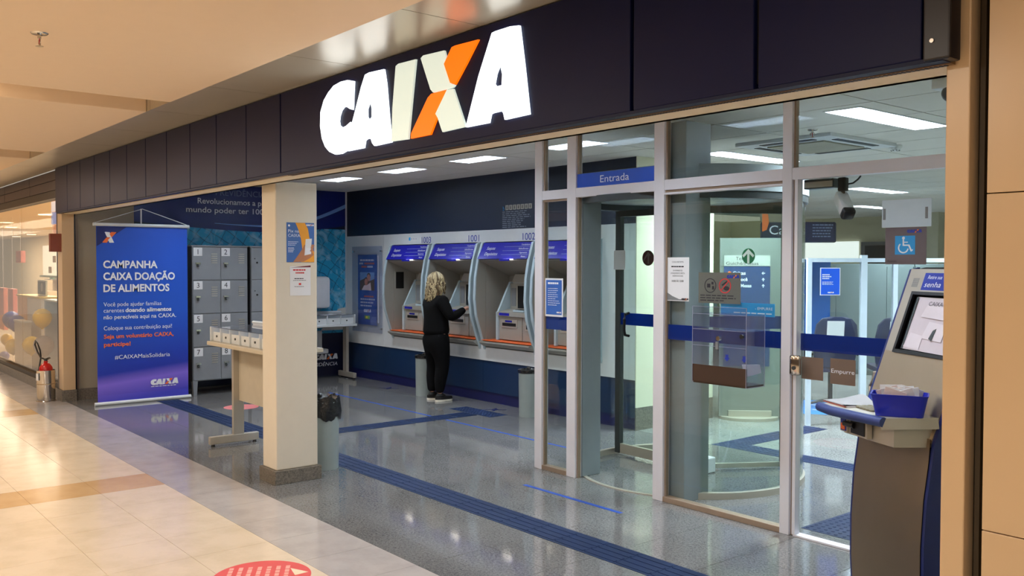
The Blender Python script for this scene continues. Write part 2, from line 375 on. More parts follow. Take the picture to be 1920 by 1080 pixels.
# fascia and lintel
FY = 2.56
fa = E('wall_fascia', (-6, FY, 2.18), 'long dark navy metal fascia above the bank entrance', 'fascia', kind='structure')
js = [-11.42]+[-5.476-.5406*k for k in range(10, -1, -1)]+[-2.398, -1.834, -1.262]
for k, (a, b) in enumerate(zip(js, js[1:])):
    gl = .004 if k < 11 else .009
    MB().box(a+(gl if k else 0), b-gl, FY, FY+.05, 2.19, 2.70, .004).build('panel', FASC, fa)
MB().box(-11.40, -1.20, FY+.02, 2.81, 2.21, 2.698).build('core', BLACKM, fa)
MB().box(-11.40, -1.21, FY+.004, FY+.05, 2.178, 2.19).build('bottom_lip', FASCB, fa)
MB().box(-1.262, -1.185, FY-.01, FY+.06, 2.18, 2.70, .006).build('end_profile', M('fascia_end', (10, 12, 26), .35), fa)
MB().cyl((-1.235, FY-.014, 2.235), (-1.235, FY-.008, 2.235), .006).build('screw', CHROME, fa)
MB().box(-5.476, -1.21, FY+.052, FY+.085, 2.176, 2.19).build('perforated_strip', M('brown_strip', (112, 84, 50), .5), fa)
pf = MB()
for i in range(300):
    x = -5.45+i*.0141; pf.box(x, x+.006, FY+.060, FY+.078, 2.1745, 2.1765)
tag(pf.build('perforation', BLACK, fa), kind='stuff')
li = tag(MB().box(-11.40, -1.20, FY+.087, 2.81, 2.18, 2.215).build('trim_1', CREAMW), 'cream lintel running under the dark fascia', 'lintel', kind='structure')
tag(MB().box(-11.40, -1.20, 2.78, 2.81, 2.18, 2.66).build('trim_2', CREAMW), 'cream back face of the entrance lintel', 'lintel', kind='structure')

# column with granite plinth
co = E('wall_column', (-6.23, 2.98, 0), 'cream rectangular column with dark granite plinth standing in the bank entrance', 'column', kind='structure')
MB().box(-6.355, -6.12, 2.82, 3.15, .10, 2.2, .008).build('shaft', M('column_cream', (218, 210, 194), .55, var=.02), co)
MB().box(-6.375, -6.097, 2.80, 3.17, 0, .10, .003).build('plinth', GRANB, co)

# right pillar + wall
pr_ = E('wall_right', (-1.0, 2.7, 0), 'peach mall wall with a dark vertical joint at the right of the bank', 'wall', kind='structure')
MB().box(-1.236, -1.168, 2.64, 3.0, 0, 2.72, .004).build('pillar', PEACH, pr_)
MB().box(-1.168, -1.118, 2.70, 3.0, 0, 2.72).build('joint', M('dark_joint', (34, 24, 8), .7), pr_)
MB().box(-1.150, -1.136, 2.665, 2.72, 0, 2.72).build('joint', M('dark_joint2', (44, 33, 12), .6), pr_)
for a, b in ((0, .85), (.853, 1.8), (1.803, 2.72)):
    MB().box(-1.118, .5, 2.64, 3.0, a, b, .0015).build('panel', PEACH, pr_)

# ATM wall
AY = 6.44
aw = E('wall_back', (-8.8, AY, 0), 'back wall with white laminate band between navy panels behind the cash machines', 'wall', kind='structure')
MB().box(-11.62, -5.95, AY+.45, AY+.55, 0, 2.66).build('wall_core', NAVY, aw)
for a, b in ((-11.6, -5.956),): MB().box(a, b, AY, AY+.45, 2.0, 2.66).build('upper_panel', NAVY, aw)
MB().box(-11.62, -11.59, AY-.02, AY+.01, .05, 2.66).build('corner_strip', ALU, aw)
fins = [-10.335, -9.335, -8.335, -7.335]   # left edge of each module (width .93)
edges = [-11.6, -10.56]+[f+.965 for f in fins[:3]]+[-5.956]
for a, b in zip(edges, edges[1:]):
    MB().box(a+.002, b-.002, AY, AY+.03, .12, .485).build('lower_panel', NAVYL, aw)
MB().box(-11.6, -5.956, AY+.012, AY+.05, 0, .12).build('kick_board', KICK, aw)
MB().box(-11.6, -5.956, AY+.02, AY+.44, .44, .49).build('band_base', WHITE, aw)
# white band with machine openings
for a, b in zip([-11.6]+[f+.93 for f in fins], fins+[-5.956]):
    if b-a > 1: b2 = -10.56; MB().box(a, b2-.002, AY-.012, AY+.02, .485, 2.0).build('white_panel', WHITE, aw); a = b2
    MB().box(a, b, AY-.012, AY+.44, .485, 2.0).build('white_panel', WHITE, aw)
for f in fins:
    MB().box(f, f+.93, AY-.012, AY+.44, 1.86, 2.0).build('white_panel', WHITE, aw)
    MB().box(f, f+.93, AY-.012, AY+.44, .485, .64).build('white_panel', WHITE, aw)
for f, t in zip(fins, ('1003', '1001', '1002', '1004')):
    text(t, (f+.80, AY-.013, 1.872), Xp, Zp, .078, BINK, aw, width=.21, align='CENTER', name='machine_number')
# icon panel + small print on navy wall
ic = MB()
for i in range(7): x = -7.955+i*.067; ic.box(x, x+.052, AY-.003, AY, 2.215, 2.27)
ic.build('pictogram_tile', M('pale_tile', (176, 176, 166), .5), aw)
ic = MB()
for i in range(7):
    x = -7.955+i*.067+.026; ic.box(x-.006, x+.006, AY-.0045, AY-.003, 2.223, 2.252); ic.ball((x, AY-.003, 2.258), .006, .001, .006, 8, 6)
ic.build('pictogram', INK, aw)
ic = MB().arc((0, 0), .015, .004, 0, .001, -2.6, 1.8, 12); ic.box(-.008, -.003, 0, .03, 0, .001)
bmesh.ops.transform(ic.bm, matrix=Matrix.Translation((-7.995, AY-.0005, 2.228)) @ Matrix.Rotation(PI/2, 4, 'X'), verts=ic.bm.verts); ic.build('wheelchair_pictogram', SKYB, aw)
lines(MB(), (-8.015, AY, 2.19), Xp, Zp, .5, 9, .0215, .009, .4).build('fine_print', M('pale_ink', (120, 128, 140), .6), aw)
ic = MB(); ic.box(-9.94, -9.90, AY-.014, AY-.012, 1.91, 1.95); ic.build('pictogram_tile', SKYB, aw)
ic = MB()
for i in range(3): ic.box(-9.885+i*.05, -9.85+i*.05, AY-.014, AY-.012, 1.912, 1.948)
ic.build('pictogram_tile', PAPER, aw)
ic = MB()
for i in range(3): ic.box(-9.872+i*.05, -9.864+i*.05, AY-.0155, AY-.014, 1.918, 1.94)
ic.build('pictogram', BINK, aw)
# side wall of the machine block + rear walls
sw = tag(MB().box(-6.2, -5.956, AY+.55, 7.6, 0, 2.66).build('wall_side', M('pale_green_cream', (226, 224, 200), .5, var=.01)), 'pale cream wall behind the revolving door', 'wall', kind='structure')
tag(MB().box(-5.9545, -5.943, AY-.012, 7.6, 0, .22).build('baseboard_side', GRANB), 'grey granite skirting of the pale cream wall', 'skirting', kind='structure')
tag(MB().box(-5.954, -5.945, AY-.012, 7.6, .22, 2.66).build('wall_side_face', MC['pale_green_cream']), 'pale cream face of the wall behind the revolving door', 'wall', kind='structure')
RW = M('rear_wall_cream', (206, 204, 180), .6, var=.02)
tag(MB().box(-14, 1, 18.3, 18.5, 0, 2.66).build('wall_rear', RW), 'cream wall at the far end of the banking hall', 'wall', kind='structure')
tag(MB().box(-14, -13.8, 7.6, 18.3, 0, 2.66).build('wall_rear_left', RW), 'cream left wall of the banking hall', 'wall', kind='structure')
tag(MB().box(-14, -6.2, 7.5, 7.6, 0, 2.66).build('wall_rear_near', RW), 'cream partition wall behind the cash machine block', 'wall', kind='structure')
tag(MB().box(-.9, -.8, 3.0, 19, 0, 2.66).build('wall_bank_right', RW), 'cream right wall of the banking hall', 'wall', kind='structure')

# ================================================================== SHOPFRONT SIGN
sg = E('illuminated_sign', (-3.86, FY, 2.22), 'large illuminated white wordmark with an orange and white crossed letter on the dark fascia', 'sign')
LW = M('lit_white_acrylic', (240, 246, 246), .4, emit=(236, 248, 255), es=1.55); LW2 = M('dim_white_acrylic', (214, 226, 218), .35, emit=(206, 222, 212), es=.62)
LO = M('lit_orange_acrylic', (250, 104, 10), .4, emit=(255, 108, 0), es=.9); LS = M('letter_return', (200, 210, 214), .4)
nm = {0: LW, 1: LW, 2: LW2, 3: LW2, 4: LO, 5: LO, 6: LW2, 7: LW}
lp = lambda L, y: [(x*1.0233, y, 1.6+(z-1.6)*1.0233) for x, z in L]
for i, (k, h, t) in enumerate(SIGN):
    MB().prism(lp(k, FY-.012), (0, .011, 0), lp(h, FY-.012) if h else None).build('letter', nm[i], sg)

# ================================================================== MACHINES ON THE BACK WALL
def atm(f):
    cx = f+.465
    o = E('cash_machine', (cx, AY, .64), 'x', 'cash machine', 'cash machines in the white wall')
    curve = [(6.43, 1.862), (6.385, 1.845), (6.325, 1.66), (6.285, 1.45), (6.272, 1.2), (6.298, 1.0), (6.355, .83), (6.405, .68), (6.43, .615)]
    for s, x0, mt in ((0, f, ATMG), (1, f+.905, ATML)):
        MB().prism([(x0, y, z) for y, z in curve], (.025, 0, 0)).build('side_fin', mt, o)
        e = MB()
        for (ya, za), (yb, zb) in zip(curve, curve[1:]):
            e.prism([(x0-.006, ya-.006, za), (x0-.006, yb-.006, zb), (x0-.006, yb+.008, zb), (x0-.006, ya+.008, za)], (.037, 0, 0))
        e.build('fin_edge', ATML, o)
    MB().box(f+.002, f+.03, 6.432, 6.84, .64, 1.86).build('niche_side', ATMG, o)
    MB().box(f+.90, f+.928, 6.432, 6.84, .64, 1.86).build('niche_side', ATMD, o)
    MB().box(f+.03, f+.90, 6.78, 6.84, .64, 1.86).build('niche_back', ATMG, o)
    # sloping header sign
    hd = MB().prism([(f+.028, 6.405, 1.850), (f+.028, 6.305, 1.665), (f+.028, 6.335, 1.655), (f+.028, 6.46, 1.850)], (.875, 0, 0)).build('header_sign', SIGNB, o)
    ud = Vector((0, .10, .185)).normalized(); n = Vector((0, -.185, .10)).normalized()
    def hp(u, v): return Vector((f+.03+u, 6.305, 1.665))+ud*v+n*.0005
    text('Saques', hp(.10, .118), Xp, ud, .040, WINK, hd, name='lettering', shear=.15)
    text('Depósitos', hp(.10, .045), Xp, ud, .040, WINK, hd, name='lettering', shear=.15)
    d = MB()
    for k in range(1, 4): a = hp(.40, .05*k+.002); d.prism([a, a+Vector((.46, 0, 0)), a+Vector((.46, 0, 0))+ud*.002, a+ud*.002], n*.0006)
    d.build('divider', ATML, hd)
    for k, t in enumerate(('Pontos', 'Pagamentos', 'Saldos/Extratos', 'Transferência')):
        text(t, hp(.84, .05*k+.018), Xp, ud, .019, WINK, hd, align='RIGHT')
    MB().prism([(f+.03, 6.33, 1.655), (f+.03, 6.33, 1.648), (f+.03, 6.78, 1.47), (f+.03, 6.78, 1.66)], (.87, 0, 0)).build('header_soffit', ATMG, o)
    MB().box(f+.49, f+.67, 6.257, 6.262, 1.640, 1.664).build('lamp_lip', SIGNB, o); MB().box(f+.50, f+.66, 6.263, 6.318, 1.655, 1.6575).build('header_lamp', M('header_lamp_lit', (255, 250, 240), .4, emit=(255, 246, 230), es=9), o)
    # shelf
    MB().prism([(f+.02, 6.40, .655), (f+.02, 6.335, .70), (f+.02, 6.335, .715), (f+.02, 6.80, .725), (f+.02, 6.80, .655)], (.89, 0, 0)).build('shelf_edge', ATMG, o)
    MB().box(f+.028, f+.90, 6.36, 6.78, .7255, .731).build('orange_shelf', ORNG, o)
    # machine body
    MB().box(f+.19, f+.60, 6.50, 6.78, .74, 1.005, .004).build('lower_body', ATMG, o)
    MB().box(f+.61, f+.84, 6.50, 6.78, .74, 1.005, .004).build('lower_body', ATMG, o)
    MB().prism([(f+.17, 6.475, 1.01), (f+.17, 6.475, 1.055), (f+.17, 6.62, 1.085), (f+.17, 6.78, 1.085), (f+.17, 6.78, 1.01)], (.69, 0, 0)).build('keyboard_deck', ATMG, o)
    k = MB(); k.box(f+.44, f+.62, 6.50, 6.60, 1.066, 1.086); k.build('keypad', ATML, o)
    kk = MB()
    for i in range(4):
        for j in range(3): kk.box(f+.46+i*.036, f+.485+i*.036, 6.515+j*.026, 6.533+j*.026, 1.086, 1.091)
    tag(kk.build('key', DGREY, o), kind='stuff')
    MB().box(f+.22, f+.40, 6.472, 6.476, 1.018, 1.048).build('blue_label', SIGNB, o)
    MB().box(f+.24, f+.52, 6.492, 6.50, .88, .975).build('slot_frame', STEELL, o)
    MB().box(f+.26, f+.50, 6.489, 6.493, .90, .935).build('note_slot', BLACK, o)
    MB().box(f+.31, f+.43, 6.489, 6.493, .945, .965).build('blue_label', SIGNB, o)
    MB().box(f+.66, f+.76, 6.494, 6.50, .86, .95).build('card_reader', STEELL, o)
    MB().box(f+.68, f+.71, 6.490, 6.495, .88, .93).build('card_slot', BLACK, o)
    # angled cheeks and screen
    MB().prism([(f+.17, 6.48, 1.055), (f+.17, 6.66, 1.40), (f+.17, 6.78, 1.40), (f+.17, 6.78, 1.055)], (.03, 0, 0)).build('cheek', ATML, o)
    MB().prism([(f+.83, 6.48, 1.055), (f+.83, 6.66, 1.40), (f+.83, 6.78, 1.40), (f+.83, 6.78, 1.055)], (.03, 0, 0)).build('cheek', ATML, o)
    MB().box(f+.16, f+.19, 6.475, 6.78, .735, 1.056).build('cheek_post', ATML, o)
    MB().box(f+.20, f+.83, 6.66, 6.78, 1.085, 1.38).build('screen_bezel', ATMG, o)
    MB().box(f+.34, f+.70, 6.652, 6.66, 1.10, 1.355).build('screen', SCR, o)
    MB().box(f+.222, f+.30, 6.655, 6.66, 1.12, 1.33).build('speaker_grille', ATMD, o)
    MB().prism([(f+.28, 6.62, 1.40), (f+.28, 6.66, 1.49), (f+.28, 6.78, 1.49), (f+.28, 6.78, 1.38), (f+.28, 6.64, 1.38)], (.50, 0, 0)).build('camera_hood', ATMG, o)
    MB().box(f+.50, f+.60, 6.625, 6.66, 1.415, 1.465, .008).build('camera_window', BLACK, o)
    return o
protoA = atm(fins[0])
ATMS = [protoA]
for f in fins[1:]:
    c = copy_tree(protoA); c.location = (f+.465, AY, .64); ATMS.append(c)
for o, t in zip(ATMS, ('cash machine under number 1003, with a black panel on its left cheek', 'cash machine under number 1001 that the woman in black is using',
                       'cash machine under number 1002, left of the glass wall', 'rightmost cash machine, seen only through the glass wall and revolving door')): o['label'] = t
MB().box(fins[0]+.03, fins[0]+.034, 6.46, 6.58, 1.28, 1.50).build('black_panel', BLACK, ATMS[0])

# framed poster on the white wall
fp = E('wall_poster', (-10.97, AY, .64), 'tall blue poster with a photo of two people in a clear acrylic frame', 'poster')
MB().box(-11.38, -10.575, AY-.035, AY-.029, .66, 1.85).build('acrylic_sheet', ACR, fp)
for x in (-11.35, -10.605):
    for z in (.72, 1.78): MB().cyl((x, AY-.012, z), (x, AY-.042, z), .012).build('standoff', CHROME, fp)
MB().box(-11.23, -10.72, AY-.028, AY-.024, .76, 1.735).build('poster_sheet', POSTB, fp)
MB().box(-10.70, -10.66, AY-.03, AY-.024, .80, 1.72).build('edge_strip', ALU, fp)
for k, (t, mt) in enumerate((('', WINK),)): pass
q = MB(); lines(q, (-11.17, AY-.028, 1.645), Xp, Zp, .40, 1, .05, .025, .1); lines(q, (-11.19, AY-.028, 1.60), Xp, Zp, .12, 1, .05, .025, .1)
lines(q, (-10.97, AY-.028, 1.555), Xp, Zp, .16, 1, .05, .025, .1); lines(q, (-11.16, AY-.028, 1.105), Xp, Zp, .40, 3, .045, .02, .3); q.build('fine_print', WINK, fp)
q = MB(); lines(q, (-11.05, AY-.028, 1.60), Xp, Zp, .30, 1, .05, .025, .1); lines(q, (-11.13, AY-.028, 1.555), Xp, Zp, .14, 1, .05, .025, .1); lines(q, (-11.06, AY-.028, 1.145), Xp, Zp, .28, 1, .05, .02, .1); q.build('fine_print', OINK, fp)
MB().box(-11.17, -10.78, AY-.0295, AY-.028, 1.24, 1.49).build('photo_sky', M('photo_sky', (110, 150, 205), .5), fp)
MB().prism([(-11.17, AY-.031, 1.24), (-10.78, AY-.031, 1.24), (-10.78, AY-.031, 1.40), (-10.9, AY-.031, 1.37), (-11.02, AY-.031, 1.41), (-11.17, AY-.031, 1.37)], (0, .0012, 0)).build('photo_hill', M('photo_hill', (86, 70, 60), .6), fp)
for (x, z, r) in ((-11.0, 1.36, .045), (-10.93, 1.42, .045)):
    MB().ball((x, AY-.031, z), r, .002, r*1.2).build('photo_face', M('photo_skin', (186, 124, 104), .6), fp)
    MB().ball((x, AY-.0305, z+r*.5), r*1.1, .002, r*.9).build('photo_hair', M('photo_hair', (70, 52, 46), .6), fp)
MB().prism([(-11.12, AY-.0325, 1.24), (-10.86, AY-.0325, 1.24), (-10.88, AY-.0325, 1.35), (-10.98, AY-.0325, 1.31), (-11.05, AY-.0325, 1.31)], (0, .001, 0)).build('photo_shirt', M('photo_shirt', (220, 200, 205), .6), fp)
logo((-11.07, AY-.028, .935), Xp, Zp, .042, fp)
MB().box(-11.05, -10.91, AY-.0295, AY-.028, .84, .89).build('emblem', M('emblem_green', (110, 160, 80), .5), fp)
MB().box(-11.01, -10.96, AY-.031, AY-.0295, .85, .88).build('emblem', M('emblem_yellow', (225, 205, 70), .5), fp)

# ================================================================== MURAL ON THE LEFT WALL
mu = E('wall_mural', (-11.61, 4.9, .1), 'deep blue and turquoise swimming pool mural with white slogan covering the left wall', 'mural')
mt = bpy.data.materials.new('pool_water_print'); mt.use_nodes = True; nt = mt.node_tree; b = nt.nodes['Principled BSDF']; b.inputs['Roughness'].default_value = .35
tc = nt.nodes.new('ShaderNodeTexCoord'); mp = nt.nodes.new('ShaderNodeMapping'); mp.inputs['Rotation'].default_value = (.55, 0, 0)
nt.links.new(tc.outputs['Object'], mp.inputs['Vector'])
sp = nt.nodes.new('ShaderNodeSeparateXYZ'); nt.links.new(mp.outputs[0], sp.inputs[0]); cb2 = nt.nodes.new('ShaderNodeCombineXYZ')
nt.links.new(sp.outputs['Y'], cb2.inputs['X']); nt.links.new(sp.outputs['Z'], cb2.inputs['Y'])
wz = nt.nodes.new('ShaderNodeTexNoise'); wz.inputs['Scale'].default_value = 3; nt.links.new(cb2.outputs[0], wz.inputs['Vector'])
av = nt.nodes.new('ShaderNodeMix'); av.data_type = 'RGBA'; av.inputs[0].default_value = .12; nt.links.new(cb2.outputs[0], av.inputs[6]); nt.links.new(wz.outputs['Color'], av.inputs[7])
br = nt.nodes.new('ShaderNodeTexBrick'); br.inputs['Scale'].default_value = 7; br.inputs['Mortar Size'].default_value = .022; br.offset = 0
br.inputs['Brick Width'].default_value = .9; br.inputs['Row Height'].default_value = .7
br.inputs['Color1'].default_value = lin((30, 146, 196)); br.inputs['Color2'].default_value = lin((40, 166, 212)); br.inputs['Mortar'].default_value = lin((6, 66, 110))
nt.links.new(av.outputs[2], br.inputs['Vector'])
n5 = nt.nodes.new('ShaderNodeTexNoise'); n5.inputs['Scale'].default_value = 4.2; n5.inputs['Detail'].default_value = 3; n5.inputs['Distortion'].default_value = 1.6; nt.links.new(tc.outputs['Object'], n5.inputs['Vector'])
rp = nt.nodes.new('ShaderNodeValToRGB'); rp.color_ramp.elements[0].position = .50; rp.color_ramp.elements[1].position = .70; nt.links.new(n5.outputs['Fac'], rp.inputs[0])
mx = nt.nodes.new('ShaderNodeMix'); mx.data_type = 'RGBA'; mx.inputs[7].default_value = lin((150, 205, 228)); nt.links.new(rp.outputs[0], mx.inputs[0]); nt.links.new(br.outputs['Color'], mx.inputs[6]); nt.links.new(mx.outputs[2], b.inputs['Base Color'])
MX = -11.608
MB().box(MX, MX+.003, 3.45, 6.42, .60, 2.10).build('pool_print', mt, mu)
NB = M('mural_navy', (10, 28, 104), .35, var=.25, scale=.8); NB2 = M('mural_navy_dark', (8, 14, 48), .35, var=.2, scale=1)
def curve_z(y): return 2.13-.10*math.sin((y-3.45)/2.0*1.6)+max(0, y-5.5)*.10
pts = [(MX+.0045, y, curve_z(y)) for y in [3.45+i*.297 for i in range(11)]]
MB().prism([(MX+.0032, 3.45, 2.655), *[(MX+.0032, p[1], p[2]) for p in pts], (MX+.0032, 6.42, 2.655)], (.002, 0, 0)).build('navy_field', NB, mu)
MB().box(MX+.0032, MX+.0055, 3.45, 6.42, .02, .62).build('navy_field', NB2, mu)
sw_ = MB()
for i in range(24):
    y0, y1 = 4.5+i*.08, 4.58+i*.08
    g = lambda y: 2.13-.03*math.sin((y-4.5)*1.8)+max(0, y-5.4)**1.5*.26
    wd = .008+.05*max(0, (y0-4.6))/1.9
    sw_.prism([(MX+.0058, y0, g(y0)), (MX+.0058, y1, g(y1)), (MX+.0058, y1, g(y1)+wd+.002), (MX+.0058, y0, g(y0)+wd)], (.001, 0, 0))
sw_.build('swoosh', M('swoosh_blue', (120, 165, 225), .4), mu)
XM = MX+.0056
text('PREVIDÊNCIAS DA CAIXA', (XM, 4.52, 2.50), Yp, Zp, .078, M('dim_ink', (120, 132, 170), .5), mu, width=1.30)
text('Revolucionamos a previdência no', (XM, 4.28, 2.385), Yp, Zp, .072, WINK, mu, width=1.45, bold=.01)
text('mundo poder ter 100% do que', (XM, 4.13, 2.27), Yp, Zp, .072, WINK, mu, width=1.50, bold=.012)
logo((XM, 5.925, .245), Yp, Zp, .078, mu)
text('PREVIDÊNCIA', (XM, 5.785, .155), Yp, Zp, .05, WINK, mu, width=.50, shear=.2)
MB().prism([(XM, 6.02, .66), (XM, 6.42, .66), (XM, 6.42, .98), (XM, 6.30, .96), (XM, 6.2, .84)], (.002, 0, 0)).build('boat_print', M('boat_white', (214, 210, 206), .5), mu)
text('de', (XM, 6.0, .70), Yp, Zp, .05, WINK, mu)

# ================================================================== LOCKERS
def locker(y0, labels, name_lbl):
    X = -10.90; W = .70; o = E('locker_cabinet', (X-.2, y0+W/2, 0), name_lbl, 'locker', 'grey steel lockers by the mural')
    MB().box(X-.40, X-.012, y0, y0+W, .175, 1.815).build('body', LOCK, o)
    MB().box(X-.40, X-.005, y0-.012, y0-.001, .175, 1.815).build('side_panel', LOCKD, o)
    MB().box(X-.41, X+.004, y0-.012, y0+W+.004, 1.8155, 1.83).build('top_panel', LOCK, o)
    for a in (y0, y0+W-.06):
        for xx in (X-.40, X-.06): MB().prism([(xx, a, .175), (xx, a+.06, .175), (xx, a+.05, 0), (xx, a+.01, 0)], (.05, 0, 0)).build('foot', LOCK, o)
    for r in range(4):
        for c in range(2):
            ya = y0+.008+c*.346; za = .185+(3-r)*.4075; yb = ya+.338; zb = za+.397
            d = MB().box(X-.011, X, ya, yb, za, zb, .003).build('door', LOCK, o)
            v = MB()
            for k in range(5): v.box(X, X+.004, ya+.225, ya+.300, zb-.085-k*.027, zb-.075-k*.027)
            v.build('vent_louvre', STEELL, d)
            if labels:
                MB().box(X, X+.0015, ya+.008, ya+.115, zb-.105, zb-.005).build('number_card', PAPER, d)
                text(labels[r*2+c], (X+.0018, ya+.061, zb-.085), Yp, Zp, .062, INK, d, align='CENTER')
                MB().box(X, X+.02, ya+.03, ya+.085, zb-.205, zb-.185).build('hasp', CHROME, d)
                MB().lathe([(.012, 0), (.014, .012), (.006, .02)], (X+.015, ya+.055, zb-.24), 10).build('padlock', DGREY, d)
                MB().box(X, X+.012, ya+.045, ya+.066, zb-.235, zb-.205).build('hasp', DGREY, d)
            else:
                MB().cyl((X-.002, ya+.045, zb-.135), (X+.003, ya+.045, zb-.135), .007).build('keyhole', BLACK, d)
                MB().cyl((X-.002, ya+.075, zb-.185), (X+.003, ya+.075, zb-.185), .013).build('keyhole', BLACK, d)
    return o
locker(3.95, '12345678', 'grey steel locker cabinet with doors numbered 1 to 8')
locker(4.69, None, 'grey steel locker cabinet without numbers, half hidden by the cream column')

# ================================================================== BANNER
bn = E('banner_stand', (-10.80, 3.34, 0), 'tall blue fabric banner about a food donation campaign with white bars and a cord', 'banner')
BX = -10.80
mtb = bpy.data.materials.new('banner_print'); mtb.use_nodes = True; nt = mtb.node_tree; b = nt.nodes['Principled BSDF']; b.inputs['Roughness'].default_value = .42
tc = nt.nodes.new('ShaderNodeTexCoord'); sp = nt.nodes.new('ShaderNodeSeparateXYZ'); nt.links.new(tc.outputs['Object'], sp.inputs[0])
rp = nt.nodes.new('ShaderNodeValToRGB'); e = rp.color_ramp.elements; e[0].position = .03; e[0].color = lin((60, 60, 180)); e[1].position = .5; e[1].color = lin((28, 84, 196))
x_ = e.new(.13); x_.color = lin((128, 104, 214)); x_ = e.new(.19); x_.color = lin((26, 48, 160)); x_ = e.new(.95); x_.color = lin((24, 74, 180))
dv = nt.nodes.new('ShaderNodeMath'); dv.operation = 'MULTIPLY'; dv.inputs[1].default_value = 1/2.06
nt.links.new(sp.outputs['Z'], dv.inputs[0])
ay = nt.nodes.new('ShaderNodeMath'); ay.operation = 'MULTIPLY_ADD'; ay.inputs[1].default_value = -.05; nt.links.new(sp.outputs['Y'], ay.inputs[0]); nt.links.new(dv.outputs[0], ay.inputs[2])
nt.links.new(ay.outputs[0], rp.inputs[0]); nt.links.new(rp.outputs[0], b.inputs['Base Color'])
q = MB(); N = 24
front = []; 
for i in range(N+1):
    z = .03+2.0*i/N; c = .001*math.sin(i/N*5)+.08*max(0, .12-z)
    front.append((BX+c, z))
q.prism([(x, 2.835, z) for x, z in front]+[(x-.002, 2.835, z) for x, z in front[::-1]], (0, 1.02, 0))
sheet = q.build('printed_sheet', mtb, bn)
MB().cyl((BX+.01, 2.80, 2.045), (BX+.01, 3.875, 2.045), .019).build('top_bar', WHITE, bn, True)
MB().cyl((BX+.012, 2.80, .02), (BX+.012, 3.88, .02), .02).build('bottom_bar', WHITE, bn, True)
MB().tube([(BX+.01, 2.81, 2.06), (BX+.0, 3.34, 2.235), (BX+.01, 3.86, 2.06)], .004).build('cord', WHITE, bn)
MB().cyl((BX-.05, 3.34, .03), (BX-.05, 3.34, 2.24), .008).build('pole', ALU, bn, True)
for a in (0, 2.1, 4.2): MB().cyl((BX-.05, 3.34, .25), (BX-.05-.0+.22*math.cos(a)*.2, 3.34+.22*math.sin(a), .005), .007).build('stand_leg', ALU, bn)
XB = BX+.0048
MB().prism([(BX+.0032, 2.84, 2.02), (BX+.0032, 2.84, 1.80), (BX+.0032, 3.16, 2.02)], (.001, 0, 0)).build('corner_print', M('banner_dark', (16, 28, 96), .4), bn)
for k, c in ((X1, WINK), (X2, OINK), (X3, OINK), (X4, WINK)):
    MB().prism([(XB, 2.90+(x+3.833)*.27, 1.84+(z-2.231)*.31) for x, z in k], (.001, 0, 0)).build('crossed_emblem', c, bn)
for t, z, wd, h in (('CAMPANHA', 1.555, .60, .082), ('CAIXA DOAÇÃO', 1.42, .80, .082), ('DE ALIMENTOS', 1.285, .735, .082)):
    text(t, (XB, 2.905, z), Yp, Zp, h, WINK, bn, width=wd, bold=.03)
XB2 = BX+.0045
for t, z, wd, mt, bd in (('Você pode ajudar famílias', 1.12, .64, WINK, 0), ('não perecíveis aqui na CAIXA.', .975, .81, WINK, .01),
                     ('Coloque sua contribuição aqui!', .85, .76, WINK, 0), ('Seja um voluntário CAIXA,', .755, .78, OINK, .025), ('participe!', .665, .29, OINK, .025)):
    text(t, (XB2, 2.905, z), Yp, Zp, .046, mt, bn, width=wd, bold=bd)
text('carentes', (XB2, 2.905, 1.05), Yp, Zp, .046, WINK, bn, width=.22); text('doando alimentos', (XB2, 3.14, 1.05), Yp, Zp, .046, WINK, bn, width=.52, bold=.03)
text('#CAIXAMaisSolidaria', (XB2, 3.02, .515), Yp, Zp, .046, WINK, bn, width=.62)
logo((BX+.0045, 3.415, .185), Yp, Zp, .068, bn)
lines(MB(), (BX+.0045, 3.42, .165), Yp, Zp, .30, 1, .02, .008, .05).build('fine_print', WINK, bn)

